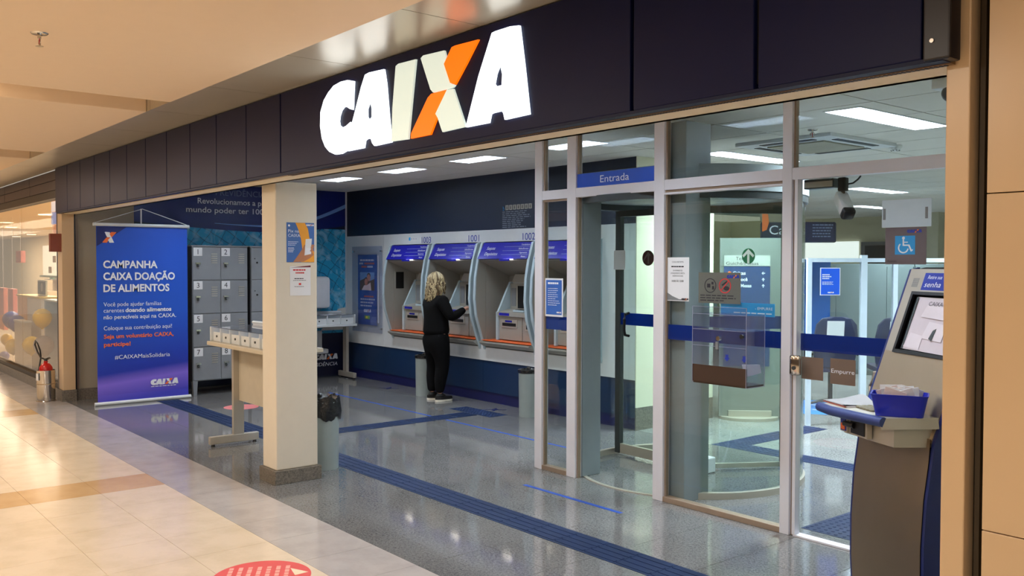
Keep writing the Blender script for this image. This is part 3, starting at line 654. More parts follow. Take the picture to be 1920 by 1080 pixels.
# ================================================================== WRITING TABLES
def writing_table(loc, rz, lbl, L=.62, dz=0, top=None):
    o = E('writing_table', loc, lbl, 'table', 'form-filling tables', rz)
    def P(mb, n, m, par=o, s=False):
        for v in mb.bm.verts:
            if v.co.z > .3: v.co.z -= dz
        return mb.build(n, m, par, s, world=False)
    P(MB().box(-L, L, -.24, .24, .895, .93, .006), 'worktop', top or BEIGE)
    for sx in (-1, 1):
        P(MB().box(sx*(L-.03)-.02, sx*(L-.03)+.02, -.02, .075, .055, .895), 'leg', STEELL)
        f = P(MB().box(sx*(L-.03)-.022, sx*(L-.03)+.022, -.235, .215, .02, .09, .006), 'foot', STEELL)
        for yy in (-.2, .18): P(MB().cyl((sx*(L-.03), yy, 0), (sx*(L-.03), yy, .02), .018, .014, 12), 'foot_glide', BLACK, f)
    if top is None: P(MB().box(-L+.05, L-.05, .03, .05, .39, .885), 'modesty_panel', BEIGE)
    else: P(MB().box(-L+.05, L-.05, .0, .03, .87, .894), 'cross_beam', STEELL)
    # organiser
    NC = max(3, round(2*L/.2)); HW = (2*L-.04)/NC/2-.008
    P(MB().box(-L+.01, -L+.03, -.215, .19, .931, 1.055, .004), 'tray_side', WHITE)
    P(MB().box(L-.03, L-.01, -.215, .19, .931, 1.055, .004), 'tray_side', WHITE)
    P(MB().box(-L+.03, L-.03, .17, .19, .931, 1.075, .004), 'tray_back', WHITE)
    P(MB().cyl((-L+.02, .18, 1.078), (L-.02, .18, 1.078), .014), 'tray_rail', WHITE, o, True)
    for k in range(1, NC):
        x = -L+.02+k*(2*L-.04)/NC; P(MB().box(x-.004, x+.004, -.205, .165, .931, 1.05), 'tray_divider', WHITE)
    for k in range(NC):
        x = -L+.02+(k+.5)*(2*L-.04)/NC
        d = P(MB().box(x-HW, x+HW, -.19, -.182, .932, 1.01), 'tray_front', WHITE)
        P(MB().cyl((x-.01, -.196, .975), (x-.01, -.189, .975), .010, n=10), 'knob', DGREY, d)
    P(MB().box(-L+.03, L-.03, -.21, .168, 1.051, 1.058), 'glass_top', ACR)
    return o
t1 = writing_table((-7.16, 3.18, 0), 0, 'beige form-filling table with a compartment tray, behind the cream column')
t2 = writing_table((-11.30, 5.86, 0), PI/2, 'low form-filling table with white tray standing against the blue mural', .44, .15, WHITE)
# slips on the mural table and the column table
for i, (x, y, z, rz) in enumerate(((-11.18, 5.98, .9085, .3), (-11.16, 6.14, .9085, -.2), (-11.16, 5.84, .9085, .1))):
    s_ = MB().box(-.05, .05, -.035, .035, 0, .002).build('paper_slip', PAPER, None); s_.location = (x, y, z); s_.rotation_euler = (0, 0, rz)
    tag(s_, ('middle white slip lying on the low form table by the mural', 'white slip lying on the low form table nearest the back wall', 'white slip lying on the low form table nearest the lockers')[i], 'paper', 'slips on the mural table')

# white moulded hood on the mural, white chair
hd = E('privacy_hood', (-11.45, 5.74, 1.0), 'white moulded plastic hood fixed on the mural above the form table', 'hood')
MB().box(-11.600, -11.30, 5.45, 6.03, .99, 1.43, .05).build('shell', M('white_moulded', (222, 226, 232), .4), hd, True)
MB().box(-11.33, -11.28, 5.44, 5.47, 1.0, 1.40, .012).build('side_rib', ALU, hd)
CW = M('white_moulded', (222, 226, 232))
ch = E('wall_stool', (-11.53, 5.93, .34), 'small white moulded stool fixed low on the mural wall below the form table', 'stool')
MB().box(-11.603, -11.565, 5.78, 6.03, .41, .66, .016).build('backrest', CW, ch, True)
MB().box(-11.603, -11.45, 5.76, 6.07, .345, .41, .016).build('seat', CW, ch, True)

# ================================================================== PAPERS ON THE COLUMN
CX = -6.119
p1 = E('poster', (CX, 3.015, 1.62), 'blue and orange poster of a hand holding a phone, taped high on the cream column', 'poster')
MB().box(CX, CX+.0015, 2.905, 3.125, 1.615, 1.905).build('poster_sheet', M('poster_blue', (66, 104, 168), .4), p1)
sx_ = CX+.0016
MB().prism([(sx_, 2.975, 1.904), (sx_, 3.05, 1.904), (sx_, 3.075, 1.86), (sx_, 3.085, 1.80), (sx_, 3.10, 1.74), (sx_, 3.124, 1.69), (sx_, 3.124, 1.616), (sx_, 3.02, 1.616), (sx_, 3.03, 1.70), (sx_, 3.02, 1.78), (sx_, 3.0, 1.85)], (.0008, 0, 0)).build('orange_shape', M('poster_orange', (232, 160, 52), .4), p1)
HS = M('poster_skin', (176, 116, 80), .5)
MB().prism([(sx_+.001, 2.955, 1.616), (sx_+.001, 2.99, 1.66), (sx_+.001, 3.03, 1.715), (sx_+.001, 3.045, 1.745), (sx_+.001, 3.06, 1.74), (sx_+.001, 3.06, 1.70), (sx_+.001, 3.11, 1.69), (sx_+.001, 3.12, 1.67), (sx_+.001, 3.09, 1.645), (sx_+.001, 3.04, 1.62)], (.0008, 0, 0)).build('printed_hand', HS, p1)
MB().prism([(sx_+.002, 3.045, 1.665), (sx_+.002, 3.095, 1.675), (sx_+.002, 3.105, 1.79), (sx_+.002, 3.055, 1.785)], (.0008, 0, 0)).build('printed_phone', PAPER, p1)
MB().box(sx_+.003, sx_+.0036, 3.058, 3.098, 1.675, 1.72).build('printed_card', WINK, p1)
for k in range(4): MB().ball((sx_+.003, 3.10+.004*k, 1.70+k*.013), .001, .014, .007).build('printed_finger', HS, p1)
text('Pix na', (sx_, 2.917, 1.832), Yp, Zp, .022, WINK, p1, width=.085); text('CAIXA.', (sx_, 2.917, 1.80), Yp, Zp, .022, WINK, p1, width=.10)
logo((sx_+.0015, 3.06, 1.882), Yp, Zp, .013, p1)
lines(MB(), (sx_, 2.917, 1.762), Yp, Zp, .085, 3, .012, .004).build('fine_print', WINK, p1)
lines(MB(), (sx_, 2.917, 1.718), Yp, Zp, .055, 4, .010, .004).build('fine_print', WINK, p1)
MB().ball((sx_, 2.925, 1.882), .001, .008, .008).build('round_emblem', WINK, p1)
p2 = E('notice', (CX, 3.01, 1.37), 'white notice with red handwriting style heading, below the poster on the column', 'notice')
MB().box(CX, CX+.0015, 2.93, 3.095, 1.37, 1.585).build('notice_sheet', PAPER, p2)
MB().prism([(sx_, 2.93, 1.575), (sx_, 3.095, 1.592), (sx_, 3.095, 1.578), (sx_, 3.0, 1.577)], (.0008, 0, 0)).build('red_corner', M('maroon', (110, 40, 50), .5), p2)
lines(MB(), (sx_, 2.955, 1.553), Yp, Zp, .11, 1, .02, .010, .1).build('fine_print', REDI, p2); lines(MB(), (sx_, 2.975, 1.532), Yp, Zp, .075, 1, .02, .010, .1).build('fine_print', REDI, p2)
lines(MB(), (sx_, 2.965, 1.492), Yp, Zp, .09, 1, .013, .006).build('fine_print', INK, p2); lines(MB(), (sx_, 2.955, 1.480), Yp, Zp, .11, 1, .013, .003).build('fine_print', INK, p2)
MB().box(sx_, sx_+.0008, 3.0, 3.018, 1.448, 1.462).build('red_mark', REDI, p2)
lines(MB(), (sx_, 2.965, 1.435), Yp, Zp, .09, 1, .013, .003).build('fine_print', INK, p2)

# ================================================================== BINS
def bin_(loc, r, h, lbl, bag):
    o = E('waste_bin', loc, lbl, 'bin', 'round grey waste bins')
    MB().lathe([(r*.93, 0), (r*.95, .01), (r, h*.98), (r+.004, h), (r-.006, h), (r-.012, h*.5), (r*.85, .02)], loc, 32).build('bin_body', GREYBIN, o, True)
    q = MB(); 
    if bag:
        n = 36; rings = []
        for k, (rr, z) in enumerate(((r-.03, h-.08), (r-.012, h+.02), (r+.003, h+.03), (r+.010, h-.02), (r+.014, h-.08), (r+.008, h-.13))):
            rings.append([q.bm.verts.new((loc[0]+(rr+(.006*math.sin(i*2.7+k)+.004*math.sin(i*5.1))*(k > 1))*math.cos(2*PI*i/n), loc[1]+(rr+.006*math.sin(i*2.7+k)*(k > 1))*math.sin(2*PI*i/n), z+(.018*math.sin(i*1.1+k) if k in (1, 2, 5) else 0))) for i in range(n)])
        for a, b2 in zip(rings, rings[1:]):
            for i in range(n): q.bm.faces.new((a[i], a[(i+1) % n], b2[(i+1) % n], b2[i]))
        q.build('bin_bag', BAG, o, True)
    else:
        q.lathe([(r+.006, h-.03), (r+.008, h+.004), (r*.75, h+.012), (r*.6, h-.01)], loc, 28); q.build('bin_liner_rim', BAG, o, True)
        MB().ball((loc[0]-.02, loc[1]+.02, loc[2]+h+.015), .03, .02, .015).build('liner_knot', BAG, o, True)
    return o
bin_((-6.395, 3.345, 0), .118, .53, 'grey round bin with a crumpled black bag, behind the cream column', True)
bin_((-9.19, 6.16, 0), .105, .49, 'pale round bin under the cash machines, left of the woman', False)
bin_((-7.235, 6.17, 0), .105, .49, 'pale round bin below machine 1002, beside the glass wall', False)

# ================================================================== FLOOR MARKINGS
P_ = .2457
g = MB().box(0, P_-.002, 0, P_-.002, 0, .002)
for k in range(4): y = .032+k*.056; g.box(.006, P_-.008, y-.011, y+.011, .002, .0045)
guide = mesh_of(g, 'tactile_tile', TACT)
g = MB().box(0, P_-.002, 0, P_-.002, 0, .002)
for i in range(5):
    for j in range(5): g.cyl((.028+i*.047, .028+j*.047, .002), (.028+i*.047, .028+j*.047, .006), .013, .008, 8)
warn = mesh_of(g, 'tactile_tile', TACT)
tp = E('tactile_path', (-7, 3.47, 0), 'long blue ribbed tactile strip running across the bank entrance floor', 'tactile paving')
for i in range(44):
    x = -10.74+i*P_
    if x > -1.5: break
    inst('tactile_tile', warn if abs(x+7.87) < .13 or i == 0 else guide, (x, 3.468, 0), tp)
tp2 = E('tactile_path', (-7.75, 4.9, 0), 'blue tactile strip leading from the long strip towards the cash machines', 'tactile paving')
for i in range(8): inst('tactile_tile', guide, (-7.625, 3.735+i*.258, 0), tp2, PI/2)
for i in range(3): inst('tactile_tile', warn, (-8.165+i*.2475, 5.80, 0), tp2)
tp3 = E('tactile_path', (-4.4, 6.6, 0), 'blue tactile strip inside the bank behind the revolving door', 'tactile paving')
for i in range(8): inst('tactile_tile', warn if i < 2 else guide, (-5.07+i*P_, 6.47, 0), tp3)
for i in range(5): inst('tactile_tile', guide if i > 1 else warn, (-4.825, 6.72+i*P_, 0), tp3, PI/2)
tp4 = E('tactile_path', (-2.9, 5.2, 0), 'blue tactile strip inside the bank, beside the service kiosk', 'tactile paving')
for i in range(6): inst('tactile_tile', warn if i in (0, 1, 5) else guide, (-2.86, 4.83+i*P_, 0), tp4, PI/2)
inst('tactile_tile', warn, (-2.86, 4.83, 0), tp4)
def tape(x0, x1, y0, y1, lbl):
    return tag(MB().box(x0, x1, y0, y1, .0003, .0012).build('floor_tape', TAPE), lbl, 'tape')
tape(-10.13, -7.88, 5.355, 5.385, 'thin blue tape line on the floor left of the tactile strip towards the machines')
tape(-7.60, -5.45, 5.35, 5.38, 'thin blue tape line on the floor right of the tactile strip towards the machines')
tape(-4.99, -4.02, 4.20, 4.235, 'short blue tape line on the floor in front of the glass entrance')
for x, t in ((-10.0, 'dark blue cross of tape on the floor below the wall poster'), (-8.70, 'dark blue cross of tape on the floor at the woman\'s feet'), (-7.79, 'dark blue cross of tape on the floor below machine 1002')):
    q = MB(); q.box(-.13, .13, -.012, .012, 0, .001); q.box(-.012, .012, -.10, .10, .001, .0015); q.box(-.035, .035, -.035, .035, .0015, .002)
    o = q.build('floor_cross', M('dark_tape', (16, 26, 80), .5)); o.location = (x, 6.155, .0003); o.rotation_euler = (0, 0, .75); tag(o, t, 'floor mark', 'tape crosses by the machines')
rc = E('floor_sticker', (-4.36, 1.925, 0), 'round coral red sticker with a pale triangle on the cream mall floor', 'sticker')
MB().lathe([(.248, .0003), (.248, .0012), (.0001, .0012)], (-4.36, 1.925, 0), 48).build('disc', M('coral', (218, 84, 84), .4), rc)
q = MB(); c = Vector((-4.325, 2.115, .0013)); q.prism([c+Vector((-.06, -.02, 0)), c+Vector((.06, .03, 0))*.9, c+Vector((.055, -.05, 0))], (0, 0, .0005)); q.build('triangle', CREAMW, rc)
ax = Vector((math.cos(1.05), math.sin(1.05), 0)).cross(Vector((0, 0, 1))); ay_ = Vector((math.cos(1.05), math.sin(1.05), 0))
q = MB(); lines(q, Vector((-4.36, 1.925, .0012))-ax*.15+ay_*.11, ax, ay_, .30, 7, .048, .022, .3); q.build('fine_print', M('coral_ink', (238, 170, 160), .5), rc)
pk = E('floor_sticker', (-9.72, 4.06, 0), 'round pink sticker on the dark floor in front of the lockers', 'sticker')
MB().lathe([(.19, .0003), (.19, .0012), (.0001, .0012)], (-9.72, 4.06, 0), 32).build('disc', M('pink', (222, 130, 130), .4), pk)
MB().box(-9.78, -9.66, 4.0, 4.02, .0012, .0016).build('fine_print', CREAMW, pk)
bs = E('floor_sticker', (-5.65, 9.25, 0), 'light blue square sticker on the floor of the banking hall', 'sticker')
q = MB(); q.prism([(-6.06, 9.45, .0003), (-5.55, 8.55, .0003), (-5.10, 8.85, .0003), (-5.45, 9.95, .0003)], (0, 0, .001)); q.build('sheet', M('sky_sticker', (52, 140, 220), .4), bs)
q = MB(); q.box(-5.8, -5.5, 9.2, 9.24, .0013, .0018); q.box(-5.6, -5.4, 8.9, 8.93, .0013, .0018); q.build('arrow_print', PAPER, bs)
# ================================================================== GLASS ENTRANCE WALL  (plane Y = 4.64)
GY = 4.64
gw = E('window_1', (-3.2, GY, 0), 'aluminium framed glass entrance wall with a transom rail', 'glass wall', kind='structure')
for a, b in ((-5.37, -5.285), (-5.0, -4.905), (-4.135, -4.045), (-3.13, -3.065)):
    MB().box(a, b, GY, GY+.07, 0, 2.64, .003).build('mullion', ALU, gw)
    MB().box(b-.004, b+.012, GY+.02, GY+.05, 0, 2.64).build('glazing_bead', ALUD, gw)
def rail(a, b, z0, z1, mt=ALU, y0=GY+.002, y1=GY+.066, n='rail'): return MB().box(a, b, y0, y1, z0, z1, .002).build(n, mt, gw)
for a, b in ((-5.285, -5.0), (-4.905, -4.135), (-4.045, -3.13), (-3.065, -1.30)):
    rail(a, b, 2.10, 2.17, n='transom'); rail(a, b, 2.60, 2.64, n='top_rail')
    MB().box(a, b, GY+.03, GY+.036, 2.17, 2.60).build('upper_pane', GLASS, gw)
    if a != -4.905 : MB().box(a, b, GY+.03, GY+.036, .035, 2.10).build('lower_pane', GLASS, gw)
rail(-4.045, -3.13, 2.083, 2.10, ALUD, GY+.012, GY+.05, 'bronze_strip'); rail(-4.045, -3.13, 2.07, 2.083, ALU, GY, GY+.05, 'bead')
rail(-5.285, -5.0, 2.085, 2.10, ALUD, GY+.012, GY+.05, 'bronze_strip')
rail(-5.285, -5.0, 0, .035, ALUD, n='bottom_rail'); rail(-4.045, -3.13, 0, .035, ALUD, n='bottom_rail')
rail(-3.04, -1.3, 0, .012, ALU, n='bottom_rail')
MB().box(-3.045, -3.025, GY, GY+.05, .012, 2.10).build('door_stile', ALU, gw)
for a, b in ((-5.285, -5.0), (-4.045, -3.13), (-3.02, -1.30)):
    MB().box(a, b, GY+.0365, GY+.038, 1.10, 1.20).build('blue_film_strip', BLUEF, gw)
lk = MB().box(-3.055, -2.985, GY-.03, GY+.0, .955, 1.075, .012).build('door_lock', CHROME, gw, True)
MB().cyl((-3.02, GY-.036, 1.0), (-3.02, GY-.029, 1.0), .012).build('keyhole', DGREY, lk)
# entrance sign and the things stuck on the glass
es_ = E('entrance_sign', (-4.52, GY, 2.18), 'blue strip sign reading Entrada on the glass above the doorway', 'sign')
MB().box(-4.905, -4.135, GY+.016, GY+.028, 2.172, 2.272).build('blue_sheet', BLUES, es_)
text('Entrada', (-4.665, GY+.016, 2.196), Xp, Zp, .052, WINK, es_, width=.285)
def sheet(name, x0, x1, z0, z1, mt, lbl, cat, y=GY+.028, t=.0015, part='sheet'):
    o = E(name, ((x0+x1)/2, y, z0), lbl, cat); MB().box(x0, x1, y-t, y, z0, z1).build(part, mt, o); return o
n1 = sheet('notice', -5.275, -5.07, 1.20, 1.495, PAPER, 'blue printed notice with white margin on the narrow glass pane left of the doorway', 'notice')
MB().box(-5.262, -5.083, GY+.0255, GY+.0265, 1.215, 1.482).build('blue_print', M('notice_blue', (48, 96, 176), .5), n1)
lines(MB(), (-5.24, GY+.0255, 1.45), Xp, Zp, .13, 1, .02, .014, .1).build('heading', WINK, n1)
lines(MB(), (-5.24, GY+.0255, 1.415), Xp, Zp, .14, 9, .016, .004, .4).build('fine_print', WINK, n1); logo((-5.14, GY+.0255, 1.228), Xp, Zp, .011, n1)
n2 = sheet('notice', -4.04, -3.85, 1.36, 1.65, PAPER, 'white notice of opening hours on the glass right of the doorway', 'notice')
text('CAIXA INFORMA', (-3.945, GY+.0265, 1.615), Xp, Zp, .010, INK, n2, width=.10, align='CENTER')
lines(MB(), (-4.0, GY+.0265, 1.585), Xp, Zp, .11, 1, .02, .008, .1).build('fine_print', INK, n2)
for k, t in enumerate(('O HORÁRIO DE', 'ATENDIMENTO DESTA', 'AGÊNCIA É DAS')): text(t, (-3.945, GY+.0265, 1.558-k*.018), Xp, Zp, .010, INK, n2, align='CENTER', width=(.08, .12, .09)[k])
text('10:00 ÀS 12:00', (-3.945, GY+.0265, 1.487), Xp, Zp, .013, INK, n2, align='CENTER', width=.10, bold=.01)
MB().prism([(-4.035, GY+.0262, 1.365), (-3.87, GY+.0262, 1.365), (-3.87, GY+.0262, 1.378), (-3.93, GY+.0262, 1.372), (-3.99, GY+.0262, 1.392), (-4.035, GY+.0262, 1.415)], (0, -.0006, 0)).build('grey_swoosh', ATMD, n2)
logo((-3.91, GY+.0255, 1.368), Xp, Zp, .012, n2, INK)
n3 = sheet('notice', -3.77, -3.44, 1.355, 1.552, DARKG, 'grey safety notice with a black ring and a red crossed ring on the glass', 'notice')
logo((-3.545, GY+.0255, 1.517), Xp, Zp, .020, n3, BINK)
def ring(cx, cz, r, t, mt, par, y, name='ring'):
    q = MB().arc((0, 0), r, t, 0, .001, 0, 2*PI, 28)
    bmesh.ops.transform(q.bm, matrix=Matrix.Translation((cx, y, cz)) @ Matrix.Rotation(PI/2, 4, 'X'), verts=q.bm.verts); return q.build(name, mt, par)
yk = GY+.0262
ring(-3.675, 1.468, .044, .005, INK, n3, yk); ring(-3.560, 1.468, .044, .006, REDI, n3, yk)
for a, b, c, d in ((-3.70, -3.675, 1.455, 1.48), (-3.665, -3.65, 1.475, 1.492), (-3.66, -3.645, 1.443, 1.465)): MB().box(a, b, yk-.001, yk, c, d).build('pictogram', INK, n3)
MB().prism([(-3.585, yk, 1.475), (-3.545, yk, 1.50), (-3.54, yk, 1.492), (-3.58, yk, 1.467)], (0, -.001, 0)).build('pictogram', INK, n3); MB().ball((-3.548, yk, 1.452), .022, .001, .014).build('pictogram', INK, n3)
MB().prism([(-3.592, yk-.0012, 1.438), (-3.588, yk-.0012, 1.434), (-3.528, yk-.0012, 1.498), (-3.532, yk-.0012, 1.502)], (0, -.001, 0)).build('red_bar', REDI, n3)
lines(MB(), (-3.755, yk, 1.402), Xp, Zp, .28, 3, .016, .006, .3).build('fine_print', INK, n3)
n4 = tag(MB().lathe([(.048, 0), (.048, .0015), (.0001, .0015)], (0, 0, 0), 36).build('arrow_sticker', M('arrow_green', (16, 104, 70), .4)), 'round green sticker with a pale upward arrow on the glass', 'sticker')
n4.location = (-3.385, GY+.0365, 1.655); n4.rotation_euler = (PI/2, 0, 0)
q = MB(); q.box(-.008, .008, -.046, .03, .0016, .0024)
q.build('arrow', M('arrow_pale', (196, 220, 214), .4), n4, world=False)
q = MB(); q.prism([(0, .044, .0025), (.044, .004, .0025), (.034, -.008, .0025), (0, .022, .0025), (-.034, -.008, .0025), (-.044, .004, .0025)], (0, 0, .0008)); q.build('arrow', MC['arrow_pale'], n4, world=False)
n4.location.y = GY+.0285
n5 = sheet('paper_sheet', -2.52, -2.25, 1.803, 1.95, M('pale_blue_sheet', (196, 214, 226), .5), 'blank pale blue sheet taped on the glass above the wheelchair sign', 'paper', y=GY+.026)
for x in (-2.513, -2.282): MB().box(x, x+.014, GY+.023, GY+.0245, 1.845, 1.905).build('tape_piece', ATMD, n5)
n6 = sheet('accessibility_sign', -2.50, -2.275, 1.605, 1.802, SIGNG, 'taupe sign with a blue and white wheelchair symbol on the glass', 'sign')
MB().box(-2.445, -2.335, GY+.025, GY+.0265, 1.657, 1.757, .0005).build('blue_square', SKYB, n6)
logo((-2.38, GY+.026, 1.772), Xp, Zp, .017, n6, BINK)
text('Acesso', (-2.488, GY+.0262, 1.617), Xp, Zp, .012, INK, n6, width=.052)
yw = GY+.0245
q = MB(); q.ball((-2.398, yw, 1.745), .008, .001, .008, 12, 8); q.build('wheelchair_symbol', WINK, n6)
q = MB().arc((0, 0), .026, .007, 0, .001, math.radians(130), math.radians(350), 20); bmesh.ops.transform(q.bm, matrix=Matrix.Translation((-2.398, yw, 1.693)) @ Matrix.Rotation(PI/2, 4, 'X'), verts=q.bm.verts); q.build('wheelchair_symbol', WINK, n6)
q = MB(); q.prism([(-2.402, yw, 1.738), (-2.395, yw, 1.738), (-2.394, yw, 1.710), (-2.365, yw, 1.710), (-2.352, yw, 1.682), (-2.345, yw, 1.686), (-2.347, yw, 1.677), (-2.357, yw, 1.672), (-2.371, yw, 1.703), (-2.402, yw, 1.703)], (0, -.001, 0)); q.build('wheelchair_symbol', WINK, n6)
q = MB(); q.box(-2.396, -2.374, yw-.001, yw, 1.720, 1.725); q.build('wheelchair_symbol', WINK, n6)
n7 = sheet('vinyl_square', -3.005, -2.865, .935, 1.065, BROWN, 'blank brown rounded square stuck on the glass door beside the lock', 'sticker')
n8 = sheet('push_sign', -2.82, -2.665, .925, 1.07, BROWN, 'brown square sign reading Empurre on the glass door', 'sign')
text('Empurre', (-2.742, GY+.0265, .988), Xp, Zp, .024, WINK, n8, width=.142, align='CENTER')

# acrylic deposit box hung on the glass
db = E('acrylic_box', (-3.43, 4.54, .86), 'clear acrylic deposit box with brown base and lock hung on the glass', 'box')
bx0, bx1, by0, by1 = -3.64, -3.235, 4.45, 4.63
MB().box(bx0, bx1, by0, by0+.004, .985, 1.345).build('front_sheet', ACR, db); MB().box(bx1-.004, bx1, by0+.004, by1, .88, 1.30).build('side_sheet', ACR, db)
MB().box(bx0, bx0+.004, by0+.004, by1, .88, 1.30).build('side_sheet', ACR, db); MB().box(bx0+.004, bx1-.004, by0+.01, by1, 1.20, 1.204).build('shelf_sheet', ACR, db)
MB().box(bx0+.004, bx1-.004, by1-.004, by1, .88, 1.30).build('back_sheet', ACR, db)
BRB = M('brown_film', (62, 44, 34), .35)
MB().box(bx0, bx1, by0, by0+.006, .878, .984).build('brown_front', BRB, db); MB().box(bx0+.004, bx1-.004, by0+.006, by1-.004, .868, .88).build('base_sheet', BRB, db)
EDG = M('acrylic_edge', (150, 150, 168), .2)
for z in (1.105, 1.205, 1.30, 1.345): MB().box(bx0, bx1, by0-.003, by0-.0005, z-.0022, z).build('sheet_edge', EDG, db)
for x in (bx0, bx1-.003): MB().box(x, x+.003, by0-.003, by0-.0005, .87, 1.345).build('sheet_edge', EDG, db)
MB().box(bx1, bx1+.002, by1-.004, by1, .87, 1.30).build('sheet_edge', EDG, db); MB().box(bx1, bx1+.002, by0, by1, .868, .872).build('sheet_edge', EDG, db)
MB().cyl((-3.43, by0-.02, 1.155), (-3.43, by0, 1.155), .014).build('lock', CHROME, db); MB().box(-3.44, -3.42, by0-.03, by0-.022, 1.09, 1.135).build('key', ATMD, db)
MB().cyl((-3.265, by0-.012, 1.175), (-3.265, by0, 1.175), .013).build('lock', BLACK, db)
for x in (-3.375, -3.25): MB().prism([(x-.01, by0-.001, 1.06), (x+.01, by0-.001, 1.06), (x+.01, by0-.001, 1.04), (x+.02, by0-.001, 1.04), (x, by0-.001, 1.02), (x-.02, by0-.001, 1.04), (x-.01, by0-.001, 1.04)], (0, -.001, 0)).build('arrow_print', BINK, db)
MB().prism([(-3.30, 4.52, .93), (-3.26, 4.60, .95), (-3.27, 4.60, 1.0), (-3.32, 4.52, 1.0)], (.02, .005, 0)).build('paper_inside', PAPER, db)

# ================================================================== REVOLVING DOOR
RC = (-4.52, 5.49); RR = .84
rv = E('revolving_door', (RC[0], RC[1], 0), 'round glass revolving security door with grey jambs behind the doorway', 'door')
MB().box(-4.99, -4.895, 4.71, 4.90, 0, 2.08, .004).build('jamb', GREYP, rv); MB().box(-4.08, -3.925, 4.72, 4.98, 0, 2.56, .004).build('jamb', GREYP, rv)
for x in (-4.955, -4.935): MB().cyl((x, 4.706, .80), (x, 4.71, .80), .005).build('screw', BLACK, rv)
cpts = lambda r_, z: [(RC[0]+r_*math.cos(t*PI/36), max(4.725, RC[1]+r_*math.sin(t*PI/36)), z) for t in range(72)]
MB().prism(cpts(RR+.03, 2.105), (0, 0, .18)).build('canopy', M('canopy_paint', (150, 160, 164), .35), rv, True)
MB().arc(RC, RR, .05, 2.055, 2.104, 0, 2*PI, 72).build('canopy_ring', DGREY, rv, True)
aL0, aL1 = math.radians(122), math.radians(237); aR0, aR1 = math.radians(-48), math.radians(62)
for a, b in ((aL0, aL1), (aR0, aR1)):
    MB().arc(RC, RR, .010, .05, 2.055, a, b, 32).build('curved_glass', GLASS2, rv, True)
    MB().arc(RC, RR, .04, 0, .045, a, b, 32).build('curved_base_rail', STEELL, rv, True)
    for t in (a, b): MB().cyl((RC[0]+RR*math.cos(t), RC[1]+RR*math.sin(t), 0), (RC[0]+RR*math.cos(t), RC[1]+RR*math.sin(t), 2.055), .022).build('end_stile', STEELL, rv, True)
MB().arc(RC, RR, .03, 0, .006, aL1, aR0+2*PI, 20).build('floor_ring', STEELL, rv)
MB().cyl((RC[0], RC[1], 0), (RC[0], RC[1], 2.10), .032).build('centre_post', DGREY, rv, True)
for k, ang in enumerate((178, 58, 298)):
    a = math.radians(ang); d = Vector((math.cos(a), math.sin(a), 0)); n = Vector((-d.y, d.x, 0)); c0 = Vector((RC[0], RC[1], 0))
    def slab_(r0, r1, z0, z1, t, name, mt, par, off=0.0):
        p = [c0+d*r0-n*t/2+n*off, c0+d*r1-n*t/2+n*off, c0+d*r1+n*t/2+n*off, c0+d*r0+n*t/2+n*off]
        return MB().prism([(v.x, v.y, z0) for v in p], (0, 0, z1-z0)).build(name, mt, par)
    lf = slab_(.04, .795, .056, 2.0, .010, 'door_leaf', GLASS2, rv)
    slab_(.745, .80, .02, 2.05, .045, 'leaf_stile', DGREY, lf); slab_(.035, .075, .02, 2.05, .045, 'leaf_stile', DGREY, lf)
    slab_(.075, .745, 2.0, 2.05, .045, 'leaf_top_rail', DGREY, lf); slab_(.075, .745, .02, .055 if k else .10, .03, 'leaf_bottom_rail', STEELL, lf)
    slab_(.075, .745, 1.10, 1.20, .003, 'blue_film_strip', BLUEF, lf, .008)
    if k == 0:
        hp_ = [c0+d*.655+n*(.03+.02)*s for s in (0,)]; b0 = c0+d*.655
        MB().tube([b0+n*.006+Vector((0, 0, 1.20)), b0+n*.05+Vector((0, 0, 1.19)), b0+n*.06+Vector((0, 0, 1.15)), b0+n*.06+Vector((0, 0, 1.06)), b0+n*.05+Vector((0, 0, 1.02)), b0+n*.006+Vector((0, 0, 1.01))], .012).build('pull_handle', BLACK, lf, True)
MB().box(-4.60, -4.36, 5.42, 5.62, 0, .12, .01).build('floor_pivot_box', ALU, rv)
ds = tag(MB().lathe([(.062, 0), (.062, .0015), (.0001, .0015)], (0, 0, 0), 36).build('arrow_sticker', M('maroon_sticker', (66, 28, 24), .4)), 'round dark maroon sticker with grey arrow on the revolving door glass', 'sticker')
ds.location = (-4.93, 5.468, 1.655); ds.rotation_euler = (PI/2, 0, 0)
q = MB(); q.prism([(.0, .05, .0018), (.03, .02, .0018), (.012, .02, .0018), (.012, -.045, .0018), (-.004, -.045, .0018), (-.004, .02, .0018), (-.05, -.03, .0018), (-.056, -.018, .0018)], (0, 0, .0006)); q.build('arrow', M('sticker_grey', (112, 102, 98), .5), ds, world=False)
sheet('paper_sheet', -5.30, -5.17, 1.56, 1.72, PAPER, 'blank white sheet on the revolving door glass, left of the dark door stile', 'paper', y=5.455)
sheet('instruction_strip', -3.60, -3.20, 1.285, 1.365, SKYB, 'light blue instruction strip reading EMPURRE on the glass above the deposit box', 'sign', y=GY+.040)
text('- EMPURRE', (-3.34, GY+.0385, 1.325), Xp, Zp, .017, WINK, bpy.data.objects['instruction_strip'], width=.125)
lines(MB(), (-3.50, GY+.0385, 1.30), Xp, Zp, .28, 1, .02, .006, .1).build('fine_print', WINK, bpy.data.objects['instruction_strip'])
